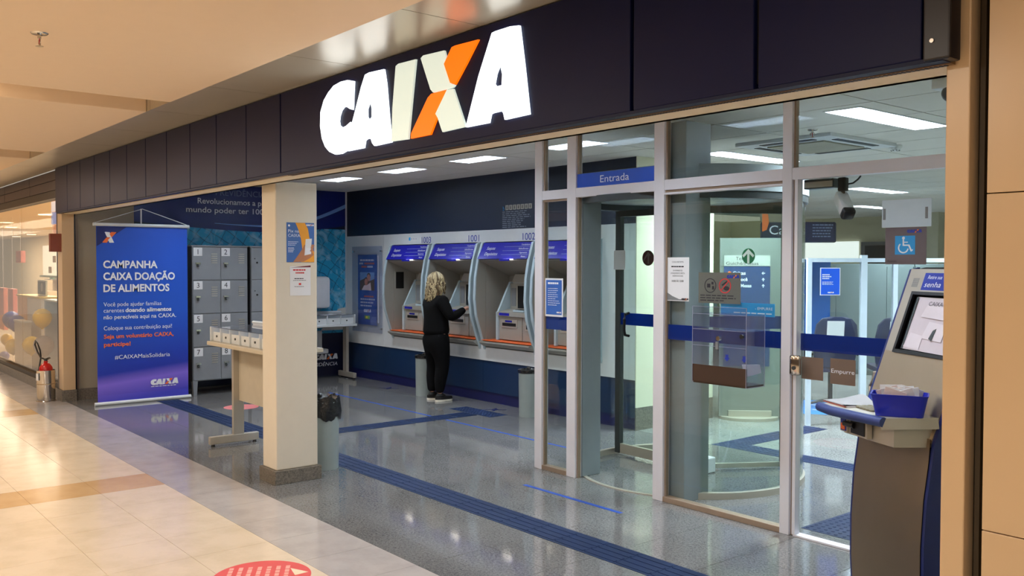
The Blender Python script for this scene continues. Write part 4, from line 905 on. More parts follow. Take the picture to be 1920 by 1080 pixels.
# sensor box and camera under the transom
sb = E('sensor_box', (-2.95, GY+.09, 2.02), 'dark grey sensor box fixed under the aluminium transom', 'sensor')
MB().box(-3.03, -2.84, GY+.07, GY+.13, 2.045, 2.10, .004).build('housing', DGREY, sb); MB().box(-3.025, -2.845, GY+.067, GY+.071, 2.052, 2.085).build('lens_strip', STEELL, sb)
cc = E('security_camera', (-2.79, GY+.09, 1.94), 'white security camera with black front hanging on a black bracket under the transom', 'camera')
MB().box(-2.815, -2.765, GY+.07, GY+.11, 2.02, 2.10, .008).build('bracket', BLACK, cc); MB().cyl((-2.79, GY+.09, 2.03), (-2.79, GY+.09, 1.995), .012).build('swivel', BLACK, cc)
q = MB(); q.box(-.035, .035, -.14, .0, -.032, .032, .010); bmesh.ops.transform(q.bm, matrix=Matrix.Translation((-2.815, GY+.10, 2.0)) @ Matrix.Rotation(.95, 4, 'Z') @ Matrix.Rotation(.80, 4, 'X'), verts=q.bm.verts); q.build('camera_body', WHITE, cc, True)
q = MB(); q.box(-.036, .036, -.175, -.13, -.034, .034, .014); bmesh.ops.transform(q.bm, matrix=Matrix.Translation((-2.815, GY+.10, 2.0)) @ Matrix.Rotation(.95, 4, 'Z') @ Matrix.Rotation(.80, 4, 'X'), verts=q.bm.verts); q.build('camera_front', BLACK, cc, True)
MB().tube([(-2.77, GY+.10, 2.06), (-2.74, GY+.11, 2.065), (-2.71, GY+.11, 2.085), (-2.69, GY+.10, 2.10)], .005).build('cable', BLACK, cc)

# ================================================================== SERVICE KIOSK
KW = .56
kz = math.atan2(-.491, .871)
ko = E('service_kiosk', (-2.318, 4.047, 0), 'brushed steel ticket kiosk with blue sides and a sloping screen beside the right pillar', 'kiosk', rz=kz)
BLU = M('kiosk_blue', (26, 40, 104), .35)
def KP(mb, n, m_, par=ko, s=False): return mb.build(n, m_, par, s, world=False)
lowp = [(0.0, 0), (-.012, .2), (-.012, .4), (0.0, .6), (.022, .76), (.03, .86)]
q = MB(); r_ = []
for y, z in lowp: r_.append([q.bm.verts.new((x, y, z)) for x in (.012, KW-.012)])
for a, b in zip(r_, r_[1:]): q.bm.faces.new((a[0], a[1], b[1], b[0]))
bmesh.ops.solidify(q.bm, geom=q.bm.faces[:], thickness=.004); KP(q, 'lower_front_panel', STEEL, s=True)
prof = lowp+[(.032, .836), (.05, .86), (.288, 1.575), (.33, 1.585), (.42, 1.5), (.42, 0)]
prof = [(y+.004, z) for y, z in [(0.0, 0), (-.012, .2), (-.012, .4), (0.0, .6), (.022, .76), (.032, .84), (.29, 1.58), (.33, 1.59), (.44, 1.3), (.44, 0)]]
for x in (-.008, KW-.012): KP(MB().prism([(x, y, z) for y, z in prof], (.02, 0, 0)), 'side_panel', BLU)
KP(MB().prism([(.012, y+.03, z) for y, z in prof], (KW-.024, 0, 0)), 'inner_body', BLACKM)
e2 = Vector((0, .26, .745)).normalized(); o2 = Vector((0, .036, .84)); n2_ = Vector((0, -.745, .26)).normalized()
def kp(u, v, w_=0): return tuple(Vector((u, 0, 0))+o2+e2*v+n2_*w_)
SL = .785
def kq(u0, u1, v0, v1, mt, name, w0=0, w1=.004, par=None): return KP(MB().prism([kp(u0, v0, w0), kp(u1, v0, w0), kp(u1, v1, w0), kp(u0, v1, w0)], n2_*(w1-w0)), name, mt, par or ko)
kq(.012, KW-.012, 0, .37, STEEL, 'front_plate'); kq(.012, KW-.012, .665, SL, STEELL, 'top_plate')
kq(.012, .095, .37, .665, STEELL, 'front_plate'); kq(KW-.095, KW-.012, .37, .665, STEELL, 'front_plate')
for u0, u1, v0, v1 in ((.082, .098, .365, .67), (KW-.098, KW-.082, .365, .67), (.098, KW-.098, .365, .382), (.098, KW-.098, .655, .67)): kq(u0, u1, v0, v1, BLACK, 'screen_frame', .0, .012)
kq(.098, KW-.098, .382, .655, SCR, 'screen', -.02, -.012)
ps = KP(MB().prism([kp(.125, .39, .0), kp(KW-.11, .385, .0), kp(KW-.11, .645, -.004), kp(.125, .648, -.004)], n2_*.002), 'taped_sheet', M('crumpled_paper', (206, 198, 208), .5, bump=.0))
q = MB()
for a, b, c, d in ((.14, .40, .26, .46), (.25, .45, .40, .52), (.2, .55, .42, .60)): q.prism([kp(a, b, .003), kp(c, b-.01, .004), kp(c, d, .003), kp(a+.03, d+.01, .006)], n2_*.0008)
KP(q, 'sheet_fold', M('paper_fold', (220, 214, 224), .4), ps)
text('CAIXA INF', kp(.235, .605, .006), Xp, e2, .020, INK, ps, width=.16, world=False); text('CAIXA', (0, 0, -1), Xp, Zp, .001, INK, ps, world=False) if False else None
kq(.128, .142, .39, .645, DGREY, 'dark_tape', .003, .004, ps)
q = MB().prism([kp(.31, .45, .007), kp(.335, .44, .007), kp(.345, .50, .007), kp(.325, .49, .007)], n2_*.0006); KP(q, 'ink_mark', DGREY, ps)
g_ = MB()
for i in range(9): g_.prism([kp(.055, .695+i*.005, .004), kp(.10, .695+i*.005, .004), kp(.10, .6975+i*.005, .004), kp(.055, .6975+i*.005, .004)], n2_*.001)
KP(g_, 'speaker_grille', ATMD)
bl = kq(.135, .50, .68, .765, BINK, 'blue_label', .004, .0055)
text('Retire sua', kp(.165, .735, .006), Xp, e2, .018, WINK, bl, shear=.2, world=False); text('senha', kp(.155, .695, .006), Xp, e2, .026, WINK, bl, shear=.2, width=.12, world=False)
js_ = KP(MB().cyl(kp(.035, .135, .003), kp(.035, .135, .010), .022, n=24), 'headphone_plate', BINK); 
KP(MB().cyl(kp(.055, .13, .003), kp(.055, .13, .012), .012), 'headphone_jack', CHROME, js_)
for u in (.115, .14): KP(MB().cyl(kp(u, .128, .003), kp(u, .128, .010), .008), 'screw_knob', DGREY)
# shelf
sh = [(.09, -.22), (.11, -.245), (.524, -.17), (.545, .08), (.0, .09), (-.02, .02)]
KP(MB().prism([(x, y, .925) for x, y in sh], (0, 0, .025)), 'shelf', STEELL)
q = MB().tube([(.085, -.225, .935), (.2, -.237, .935), (.36, -.212, .935), (.53, -.178, .935)], .022, 12); KP(q, 'blue_bumper', M('bumper_blue', (40, 58, 120), .45), s=True)
KP(MB().prism([(.528, -.19, .905), (.56, .06, .905), (.552, .06, .952), (.52, -.19, .952)], (.004, 0, 0)), 'shelf_edge', STEELL)
KP(MB().prism([(.14, -.13, .82), (.50, -.11, .82), (.53, .05, .82), (.06, .05, .82)], (0, 0, .104)), 'shelf_box', STEELL)
KP(MB().box(.13, .19, -.145, -.13, .83, .915), 'sticker_plate', STEELL); KP(MB().box(.138, .182, -.148, -.145, .835, .91), 'blue_sticker', BINK); KP(MB().box(.145, .176, -.151, -.148, .84, .868), 'orange_sticker', OINK)
dv_ = KP(MB().box(.22, .36, -.15, -.125, .83, .912), 'reader_plate', STEELL); KP(MB().box(.235, .345, -.155, -.150, .838, .905), 'reader_recess', BLACK, dv_); KP(MB().cyl((.20, -.165, .875), (.27, -.158, .875), .013), 'reader_lever', BLACK, dv_)
# hose/cable loop at the left side
KP(MB().tube([(-.02, .12, .86), (-.06, .13, .90), (-.09, .14, 1.0), (-.07, .15, 1.07), (.0, .16, 1.08)], .008), 'cable_loop', STEELL, s=True)
KR = Matrix.Translation(ko.location) @ Matrix.Rotation(kz, 4, 'Z')
def on_shelf(mb, n, mt_1, lbl, cat, grp=None, z=.9503, x=0, y=0):
    me = mesh_of(mb, n, mt_1); o = bpy.data.objects.new(n, me); COL.objects.link(o); o.location = KR @ Vector((x, y, z)); o.rotation_euler = (0, 0, kz); return tag(o, lbl, cat, grp)
pp = on_shelf(MB().box(-.09, .10, -.07, .07, 0, .008), 'paper_stack', PAPER, 'stack of white papers with a lifted top sheet on the kiosk shelf', 'paper', x=.13, y=-.10)
q = MB(); rows = []
for i in range(7):
    u = i/6; rows.append([q.bm.verts.new((-.10+.2*u, -.08+.15*v, .010+.035*math.sin(u*PI)*(v**1.5))) for v in (0, .5, 1)])
for a, b in zip(rows, rows[1:]):
    for k in range(2): q.bm.faces.new((a[k], b[k], b[k+1], a[k+1]))
bmesh.ops.solidify(q.bm, geom=q.bm.faces[:], thickness=.0015); q.build('top_sheet', PAPER, pp, True, world=False)
MB().box(-.10, .09, -.078, -.07, 0, .005).build('red_folder_edge', M('folder_red', (168, 88, 72), .5), pp, world=False)
q = on_shelf(MB().box(-.045, .045, -.03, .03, 0, .004), 'card_pack', PAPER, 'small stack of white cards behind the round pads on the kiosk shelf', 'paper', x=.25, y=.02)
pad = MB().lathe([(.013, 0), (.014, .006), (.010, .010), (.0001, .011)], (0, 0, 0), 14)
mep = mesh_of(pad, 'round_pad', M('pad_olive', (128, 124, 104), .6))
pd = E('pad_tray', KR @ Vector((.285, -.085, .951)), 'cluster of small round grey pads on the kiosk shelf in front of the cards', 'pads', rz=kz)
for i in range(6):
    for j in range(3):
        o = bpy.data.objects.new('round_pad', mep); COL.objects.link(o); o.parent = pd; o.location = (-.075+i*.027, -.03+j*.027, 0)
# blue tub of papers
tb = E('plastic_tub', KR @ Vector((.455, -.055, .951)), 'bright blue plastic tub full of folded papers on the kiosk shelf', 'tub', rz=kz+.95)
TB = M('tub_blue', (14, 34, 178), .32)
def rr(hx, hy, z, r=.02):
    o = []
    for cx_, cy_, a0 in ((hx-r, hy-r, 0), (-hx+r, hy-r, PI/2), (-hx+r, -hy+r, PI), (hx-r, -hy+r, 3*PI/2)):
        for i in range(5): a = a0+i*PI/8; o.append((cx_+r*math.cos(a), cy_+r*math.sin(a), z))
    return o
q = MB(); rg = [[q.bm.verts.new(p) for p in rr(hx, hy, z)] for hx, hy, z in ((.095, .06, 0), (.112, .072, .085), (.116, .076, .095), (.110, .070, .095), (.092, .057, .006))]
for a, b in zip(rg, rg[1:]):
    for i in range(20): q.bm.faces.new((a[i], a[(i+1) % 20], b[(i+1) % 20], b[i]))
q.bm.faces.new(rg[0][::-1]); q.bm.faces.new(rg[-1]); q.build('tub', TB, tb, True, world=False)
for i in range(16):
    q = MB().box(-.045, .045, -.0015, .0015, -.03, .035); bmesh.ops.transform(q.bm, matrix=Matrix.Translation((random.uniform(-.045, .045), -.045+i*.006, .078+random.uniform(0, .018))) @ Matrix.Rotation(random.uniform(-.35, .35), 4, 'Y') @ Matrix.Rotation(random.uniform(-.3, .3), 4, 'X'), verts=q.bm.verts)
    q.build('folded_paper', PAPER if i % 3 else M('paper_pinkish', (222, 208, 206), .6), tb, world=False)

# ================================================================== CEILING FITTINGS
def fitting(x, y, sx, sy, lbl):
    o = E('ceiling_light', (x, y, 2.64), lbl, 'ceiling light', 'fluorescent fittings in the bank ceiling')
    hx, hy = sx/2, sy/2
    for a in ((x-hx-.008, x+hx+.008, y-hy-.008, y-hy+.004), (x-hx-.008, x+hx+.008, y+hy-.004, y+hy+.008), (x-hx-.008, x-hx+.004, y-hy+.004, y+hy-.004), (x+hx-.004, x+hx+.008, y-hy+.004, y+hy-.004)):
        MB().box(*a, 2.634, 2.6395).build('frame', WHITE, o)
    RF = M('reflector', (222, 228, 236), .3, .3)
    for a in ((x-hx+.001, x+hx-.001, y-hy+.001, y-hy+.004), (x-hx+.001, x+hx-.001, y+hy-.004, y+hy-.001), (x-hx+.001, x-hx+.004, y-hy+.004, y+hy-.004), (x+hx-.004, x+hx-.001, y-hy+.004, y+hy-.004)):
        MB().box(*a, 2.640, 2.712).build('housing_side', RF, o)
    MB().box(x-hx+.001, x+hx-.001, y-hy+.001, y+hy-.001, 2.713, 2.718).build('reflector', RF, o)
    q = MB(); L_ = max(sx, sy); n = int(L_/.045)
    for i in range(1, n):
        t = -L_/2+i*L_/n
        if sx > sy: q.box(x+t-.001, x+t+.001, y-hy+.004, y+hy-.004, 2.640, 2.662)
        else: q.box(x-hx+.004, x+hx-.004, y+t-.001, y+t+.001, 2.640, 2.662)
    for k in (-.33, 0, .33):
        if sx > sy: q.box(x-hx+.004, x+hx-.004, y+k*sy-.001, y+k*sy+.001, 2.638, 2.664)
        else: q.box(x+k*sx-.001, x+k*sx+.001, y-hy+.004, y+hy-.004, 2.638, 2.664)
    tag(q.build('louvre', M('louvre_metal', (226, 232, 240), .3, .3), o), kind='stuff')
LBL = ['recessed ceiling light left of the cream column, above the wall poster', 'recessed ceiling light above the leftmost cash machine, middle of the lobby row', 'recessed ceiling light above machine 1002, beside the glass wall', 'recessed ceiling light over the entrance glass, seen through the upper pane',
       'long ceiling light nearest the kiosk in the banking hall', 'long ceiling light left of the air conditioner cassette', 'long ceiling light far back above the partition', 'farthest long ceiling light at left by the rear wall',
       'long ceiling light behind the security camera', 'long ceiling light at far right of the banking hall', 'farthest long ceiling light near the middle of the hall', 'long ceiling light above the sign totem',
       'ceiling light of the front row above the banner', 'ceiling light of the front row behind the cream column', 'ceiling light of the front row before the doorway', 'ceiling light of the front row before the deposit box', 'ceiling light of the front row above the kiosk']
for (x, y, a, b, p), l in zip(BANK_L, LBL): fitting(x, y, a, b, l)
ac = E('air_conditioner', (-4.35, 6.93, 2.64), 'square ceiling air conditioner cassette with dark slots', 'air conditioner')
MB().prism([(-4.80, 6.42, 2.612), (-3.90, 6.42, 2.612), (-3.90, 7.45, 2.612), (-4.80, 7.45, 2.612)], (0, 0, .027)).build('cover', WHITE, ac)
MB().box(-4.62, -4.08, 6.62, 7.25, 2.600, 2.612, .004).build('grille', M('ac_grille', (150, 148, 132), .5), ac)
for a in ((-4.60, -4.10, 6.48, 6.55), (-4.60, -4.10, 7.32, 7.39), (-4.75, -4.69, 6.62, 7.25), (-4.01, -3.95, 6.62, 7.25)): MB().box(*a, 2.608, 2.6125).build('air_slot', BLACK, ac)
def sprinkler(x, y, z, lbl, par=None):
    o = E('sprinkler', (x, y, z), lbl, 'sprinkler')
    MB().lathe([(.001, -.004), (.035, -.006), (.040, 0)], (x, y, z), 24).build('rosette', CHROME, o, True); MB().cyl((x, y, z), (x, y, z-.025), .009).build('stem', CHROME, o)
    for s in (-1, 1): MB().tube([(x+s*.006, y, z-.02), (x+s*.017, y, z-.03), (x+s*.015, y, z-.05), (x+s*.003, y, z-.06)], .0028).build('frame_arm', CHROME, o)
    MB().cyl((x, y, z-.022), (x, y, z-.055), .003).build('red_bulb', REDI, o); MB().lathe([(.001, -.061), (.018, -.062), (.018, -.064), (.001, -.064)], (x, y, z), 16).build('deflector', STEEL, o)
sprinkler(-4.785, 1.011, 2.70, 'chrome fire sprinkler in the cream mall ceiling'); sprinkler(-3.92, 6.20, 2.64, 'small fire sprinkler in the bank ceiling beside the air conditioner')
sd = E('smoke_detector', (-4.02, 7.62, 2.64), 'white round smoke detector behind the air conditioner', 'smoke detector'); MB().lathe([(.055, 0), (.055, -.02), (.035, -.045), (.001, -.05)], (-3.98, 7.58, 2.64), 24).build('housing', WHITE, sd, True)
q = MB()
for i in range(8): a = i*PI/4; q.box(-3.98+.033*math.cos(a)-.005, -3.98+.033*math.cos(a)+.005, 7.58+.033*math.sin(a)-.005, 7.58+.033*math.sin(a)+.005, 2.593, 2.601)
tag(q.build('vent', DGREY, sd), kind='stuff')
dc = E('dome_camera', (-2.36, 5.1, 2.64), 'white ceiling camera with a black hood behind the right pillar top', 'camera')
MB().box(-2.44, -2.26, 5.03, 5.16, 2.58, 2.64, .01).build('mount', WHITE, dc, True); MB().ball((-2.33, 5.08, 2.555), .07, .06, .055).build('hood', BLACK, dc, True); MB().ball((-2.30, 5.07, 2.57), .05, .065, .05).build('lens_cover', ATML, dc, True)

# ================================================================== BANKING HALL
# totem sign facing the entrance
tr_ = math.radians(31)   # heading of the sign's normal away from -Y towards +X
to = E('sign_totem', (-5.68, 7.86, 0), 'tall steel directory totem with blue arrow panel and rounded base', 'sign', rz=.82)
def TP(mb, n, m_, par=to, s=False): return mb.build(n, m_, par, s, world=False)
TP(MB().box(-.31, .31, -.02, .02, .03, 1.88), 'steel_panel', M('totem_steel', (136, 144, 140), .35, .4))
TP(MB().lathe([(.30, 0), (.30, .03), (.001, .03)], (0, 0, 0), 40, 1, .7), 'base', STEELL); TP(MB().box(-.22, .22, -.06, .06, .03, .09), 'foot_block', STEELL)
pb = TP(MB().box(-.27, .20, -.030, -.021, .55, 1.585), 'blue_panel', M('totem_blue', (44, 62, 104), .4))
TP(MB().box(-.27, .20, -.028, -.021, 1.59, 1.70), 'header_panel', M('totem_header', (170, 176, 172), .4))
text('Térreo', (-.15, -.0285, 1.65), Xp, Zp, .035, INK, to, width=.15, world=False); text('Guichê/Mesas', (-.25, -.0285, 1.602), Xp, Zp, .033, INK, to, width=.33, world=False)
for k, (t, x) in enumerate((('Caixas', -.18), ('Você', -.13), ('Mesas', -.10))): text(t, (x, -.0305, 1.50-k*.065), Xp, Zp, .034, WINK, pb, width=(.13, .10, .11)[k], bold=.02, world=False)
TP(MB().ball((-.215, -.031, 1.517), .018, .001, .018), 'orange_dot', OINK, pb)
for k, rot in enumerate((PI/2, 0, 0)):
    q = MB(); q.box(-.004, .004, -.018, .014, 0, .001); q.prism([(0, .018, .0002), (.016, 0, .0002), (.012, -.004, .0002), (0, .010, .0002), (-.012, -.004, .0002), (-.016, 0, .0002)], (0, 0, .001))
    bmesh.ops.transform(q.bm, matrix=Matrix.Translation((.13, -.031, 1.515-k*.065)) @ Matrix.Rotation(PI/2, 4, 'X') @ Matrix.Rotation(rot, 4, 'Z'), verts=q.bm.verts); TP(q, 'arrow', WINK, pb)
# hanging 'Caixas' sign
hs = E('hanging_sign', (-5.76, 8.85, 1.85), 'long dark hanging sign with an orange round shape and the word Caixas', 'sign', rz=.885)
HP = lambda mb, n, m_, par=hs: mb.build(n, m_, par, False, world=False)
bm_ = HP(MB().box(-.42, .42, -.03, .03, .0, .23, .02), 'board', M('sign_navy', (22, 28, 52), .3)); HP(MB().box(-.42, .0, -.028, .028, .225, .40, .01), 'upper_board', M('sign_tan', (150, 134, 118), .4))
for x in (-.38, -.05): HP(MB().cyl((x, 0, .39), (x, 0, .79), .004), 'cable', STEELL)
q = MB(); q.prism([(-.41, -.032, .12), (-.36, -.032, .14), (-.335, -.032, .22), (-.345, -.032, .31), (-.38, -.032, .38), (-.41, -.032, .39)], (0, -.002, 0)); HP(q, 'orange_shape', OINK, bm_)
text('Caixas', (-.33, -.0335, .09), Xp, Zp, .10, WINK, bm_, width=.40, world=False)
lines(MB(), Vector((.15, -.0305, .19)), Xp, Zp, .24, 5, .032, .012, .3).build('fine_print', M('sign_grey_ink', (110, 120, 140), .5), bm_, world=False)
# blue wall panel
bp_ = E('wall_panel_poster', (-6.35, 9.5, .3), 'large bright blue poster panel with white lettering behind the totem', 'poster', rz=.75)
bq = MB().box(-.10, .52, -.015, .015, .3, 1.37).build('sheet', M('bright_blue_poster', (36, 110, 200), .4), bp_, world=False)
for k, t in enumerate(('SOUBE', 'O DEDICA', 'CAIXA', 'VOCE', 'A FRENTE')): text(t, (.0, -.0155, 1.22-k*.14+(0 if k < 3 else -.07)), Xp, Zp, .045, WINK, bq, width=.22, world=False)
# glazed partitions
pt = E('glass_partition', (-4.9, 8.2, 0), 'white framed low glass partition with a blue poster, in the banking hall', 'partition', rz=math.atan2(.42, .35))
PW = M('partition_white', (205, 222, 236), .4)
PPp = lambda mb, n, m_, par=pt: mb.build(n, m_, par, False, world=False)
for x in (-.27, .27, .58): PPp(MB().box(x-(.022 if x != .27 else .03), x+(.022 if x != .27 else .03), -.025, .025, 0, 1.67 if x != .27 else 1.70), 'post', PW)
for a, b in ((-.248, .24), (.30, .558), (.602, 1.4)):
    PPp(MB().box(a, b, -.02, .02, 1.63, 1.67), 'top_rail', PW); PPp(MB().box(a, b, -.004, .004, .1, 1.63), 'pane', GLASS)
ps2 = E('poster', (-4.93, 8.16, 1.3), 'small bright blue poster with white heading on the glass partition', 'poster', rz=math.atan2(.42, .35))
bb = MB().box(-.115, .085, -.012, -.008, 0, .275).build('sheet', PAPER, ps2, world=False); MB().box(-.107, .077, -.0135, -.012, .008, .267).build('blue_print', M('poster_bright', (16, 88, 214), .4), ps2, world=False)
q = MB(); lines(q, (-.095, -.0135, .20), Xp, Zp, .10, 3, .019, .010, .3); lines(q, (-.095, -.0135, .13), Xp, Zp, .12, 3, .012, .005, .2); q.build('fine_print', WINK, ps2, world=False); logo((-.04, -.0135, .022), Xp, Zp, .013, ps2, world=False)
# visitor chairs
def chair(x, y, rz, lbl, paper=True, k=1.0):
    o = E('office_chair', (x, y, 0), lbl, 'chair', 'dark blue visitor chairs', rz)
    CP = lambda mb, n, m_, s=True: mb.build(n, m_, o, s, world=False)
    CH = M('chair_navy', (34, 44, 78), .6)
    q = MB(); rg = []
    for z, hw, yy in ((.48, .20, .0), (.60, .22, .03), (.80, .23, .07), (.95, .21, .11), (1.02, .15, .13), (1.04, .06, .135)):
        rg.append([q.bm.verts.new((sx*hw, yy+abs(sx)**2*-.05+o_, z)) for sx, o_ in ((-1, 0), (-.6, -.005), (0, 0), (.6, -.005), (1, 0), (1, .045), (.6, .06), (0, .065), (-.6, .06), (-1, .045))])
    for a, b in zip(rg, rg[1:]):
        for i in range(10): q.bm.faces.new((a[i], a[(i+1) % 10], b[(i+1) % 10], b[i]))
    q.bm.faces.new(rg[0][::-1]); q.bm.faces.new(rg[-1]); CP(q, 'backrest', CH)
    CP(MB().box(-.22, .22, -.42, .04, .42, .49, .03), 'seat', CH)
    for s in (-1, 1): CP(MB().tube([(s*.24, .02, .62), (s*.26, -.12, .66), (s*.26, -.30, .64), (s*.24, -.36, .52)], .014), 'armrest', BLACK)
    CP(MB().cyl((0, -.2, .08), (0, -.2, .42), .025), 'column', DGREY)
    for i in range(5): a = i*2*PI/5; CP(MB().cyl((0, -.2, .09), (.24*math.cos(a), -.2+.24*math.sin(a), .04), .018, .012), 'base_arm', DGREY); CP(MB().ball((.24*math.cos(a), -.2+.24*math.sin(a), .022), .022), 'caster', BLACK)
    if paper:
        q = MB(); q.box(-.06, .12, 0, .002, .70, 1.0); bmesh.ops.rotate(q.bm, cent=(0, 0, .85), matrix=Matrix.Rotation(-.18, 3, 'X'), verts=q.bm.verts); bmesh.ops.translate(q.bm, verts=q.bm.verts, vec=(0, .175, 0))
        pz = CP(q, 'paper_notice', PAPER, False)
    return o
chair(-5.42, 9.05, PI+.75, 'dark blue office chair with a white paper on its back, left one behind the partition'); chair(-4.95, 9.50, PI+.75, 'dark blue office chair with a white paper on its back, right one behind the partition')
chair(-6.25, 8.55, PI+.75, 'dark blue office chair beside the revolving door glass, with only a corner of paper', True)
chair(-4.0, 9.6, PI+.2, 'dark blue office chair without paper behind the right part of the partition', False); chair(-3.0, 7.6, 2.2, 'dark blue office chair standing close behind the service kiosk', False)
# desk and cabinets at the back
dk = E('office_desk', (-4.6, 10.6, 0), 'grey office desk far behind the partition', 'desk'); MB().box(-5.4, -3.6, 10.3, 11.0, .72, .75).build('desk_top', BEIGE, dk)
for x in (-5.35, -3.68): MB().box(x, x+.04, 10.35, 10.95, 0, .72).build('side_panel', BEIGE, dk)
MB().box(-5.3, -3.7, 10.9, 10.92, .25, .72).build('modesty_panel', BEIGE, dk)
mn = E('monitor', (-4.3, 10.7, .75), 'black computer monitor on the grey office desk', 'monitor'); MB().box(-4.5, -4.05, 10.68, 10.71, .88, 1.18, .008).build('screen', BLACK, mn); MB().box(-4.3, -4.25, 10.69, 10.71, .77, .9).build('stand', BLACK, mn); MB().box(-4.38, -4.17, 10.62, 10.78, .751, .77).build('base', BLACK, mn)
dr = E('door_1', (-9.2, 18.28, 0), 'grey framed dark doorway in the far wall of the banking hall', 'door', kind='structure'); MB().box(-10.3, -9.1, 18.2, 18.3, 0, 2.1).build('frame', ATMD, dr); MB().box(-10.2, -9.2, 18.18, 18.2, 0, 2.02).build('leaf', DGREY, dr)
pc = tag(MB().box(-8.75, -8.35, 17.6, 18.3, 0, 2.64).build('wall_pier', M('pier_cream', (190, 188, 166), .6)), 'cream pier projecting from the far wall', 'pier', kind='structure')
ex2 = tag(MB().box(-11.9, -10.4, 18.25, 18.298, 1.7, 2.12).build('doorway_glow', M('luminous', (235, 240, 235), .5, emit=(240, 250, 246), es=.75)), 'bright backlit white panel standing in for a bright doorway at the far wall under the dark hanging sign', 'panel')  # emission added to give the brightness of a doorway; no lamp there
cbn = E('cabinet_row', (-6.5, 12.6, 0), 'row of grey green office cabinets far behind the glass partition', 'cabinet')
for i in range(6):
    c_ = MB().box(-8.6+i*.8, -7.81+i*.8, 12.4, 12.9, 0, 1.62, .004).build('cabinet', M('cabinet_grey', (112, 126, 128), .5), cbn)
    for s in (0, 1): MB().box(-8.59+i*.8+s*.39, -8.21+i*.8+s*.39, 12.385, 12.399, .06, 1.58).build('door', MC['cabinet_grey'], c_)
# ================================================================== PERSON
pe = E('person', (-8.76, 6.05, 0), 'woman with wavy blonde hair in black sweater and trousers typing at machine 1001', 'person', rz=-.08)
SKIN = M('skin', (206, 158, 136), .5); BLK = M('black_cloth', (7, 7, 8), .9, spec=.15); BLK2 = M('black_trousers', (5, 5, 7), .9, spec=.15); SHOE = M('shoe_black', (14, 14, 14), .6)
def skin(name, V, Ed, mat, par, sub=2):
    me = bpy.data.meshes.new(name); me.from_pydata([v[:3] for v in V], Ed, [])
    o = bpy.data.objects.new(name+'_s', me); COL.objects.link(o)
    md = o.modifiers.new('s', 'SKIN'); md.use_smooth_shade = True; sb_ = o.modifiers.new('u', 'SUBSURF'); sb_.levels = sub; sb_.render_levels = sub
    for i, v in enumerate(V): me.skin_vertices[0].data[i].radius = (v[3], v[4] if len(v) > 4 else v[3]); me.skin_vertices[0].data[i].use_root = (i == 0)
    bpy.context.view_layer.update()
    m2 = bpy.data.meshes.new_from_object(o.evaluated_get(bpy.context.evaluated_depsgraph_get()))
    COL.objects.unlink(o); bpy.data.objects.remove(o); m2.materials.clear(); m2.materials.append(mat)
    for f in m2.polygons: f.use_smooth = True
    r = bpy.data.objects.new(name, m2); COL.objects.link(r); r.parent = par; return r
V = [(0, 0, .80, .10), (0, .0, .92, .095), (0, -.005, 1.06, .10), (0, -.01, 1.17, .10), (0, .0, 1.235, .05), (0, .01, 1.285, .046), (0, .02, 1.36, .075), (0, .02, 1.42, .078), (0, .015, 1.475, .04),
     (.15, 0, 1.175, .05), (.22, .06, .98, .038), (.155, .29, 1.075, .026), (.145, .335, 1.09, .026, .018), (-.15, 0, 1.175, .05), (-.23, .05, .96, .038), (-.14, .26, .99, .026), (-.125, .31, 1.0, .026, .018),
     (.085, 0, .76, .085), (.10, .03, .42, .05), (.085, -.01, .08, .032), (-.085, 0, .76, .085), (-.085, .02, .42, .05), (-.075, -.02, .08, .032)]
Ed = [(0, 1), (1, 2), (2, 3), (3, 4), (4, 5), (5, 6), (6, 7), (7, 8), (3, 9), (9, 10), (10, 11), (11, 12), (3, 13), (13, 14), (14, 15), (15, 16), (0, 17), (17, 18), (18, 19), (0, 20), (20, 21), (21, 22)]
def fingers(base, hx, hy, hz, sgn):
    spec = [(-.024, .048, .0), (-.009, .058, .003), (.007, .055, .002), (.021, .044, -.002)]
    for dx, L, dz in spec:
        a = len(V); V.append((hx+dx, hy+.030, hz+dz, .0085)); V.append((hx+dx*1.15, hy+.030+L*.55, hz+dz-.006, .0078)); V.append((hx+dx*1.2, hy+.030+L*.9, hz+dz-.026, .0065))
        Ed.extend([(base, a), (a, a+1), (a+1, a+2)])
    a = len(V); V.append((hx-sgn*.034, hy+.004, hz-.008, .0095)); V.append((hx-sgn*.046, hy+.032, hz-.016, .0085)); Ed.extend([(base, a), (a, a+1)])
fingers(12, .145, .335, 1.09, 1); fingers(16, -.125, .31, 1.0, -1)
body = skin('body', V, Ed, SKIN, pe)
# sweater
Vs = [(0, -.005, .74, .178), (0, -.005, .86, .165), (0, -.01, .98, .152), (0, -.012, 1.09, .158), (0, -.01, 1.165, .125), (0, .0, 1.235, .068),
      (.135, 0, 1.165, .080), (.195, .02, 1.08, .070), (.23, .06, .98, .062), (.185, .19, 1.03, .052), (.157, .285, 1.073, .040),
      (-.135, 0, 1.165, .080), (-.20, .01, 1.07, .070), (-.24, .05, .96, .062), (-.18, .17, .98, .052), (-.14, .26, .99, .040)]
skin('sweater', Vs, [(0, 1), (1, 2), (2, 3), (3, 4), (4, 5), (4, 6), (6, 7), (7, 8), (8, 9), (9, 10), (4, 11), (11, 12), (12, 13), (13, 14), (14, 15)], BLK, pe)
Vt = [(0, -.005, .86, .160), (0, -.01, .74, .188), (.085, 0, .62, .122), (.10, .025, .43, .088), (.095, -.005, .26, .078), (.085, -.012, .09, .050), (-.085, 0, .62, .122), (-.09, .015, .43, .088), (-.085, -.01, .26, .078), (-.075, -.022, .09, .050)]
skin('trousers', Vt, [(0, 1), (1, 2), (2, 3), (3, 4), (4, 5), (1, 6), (6, 7), (7, 8), (8, 9)], BLK2, pe)
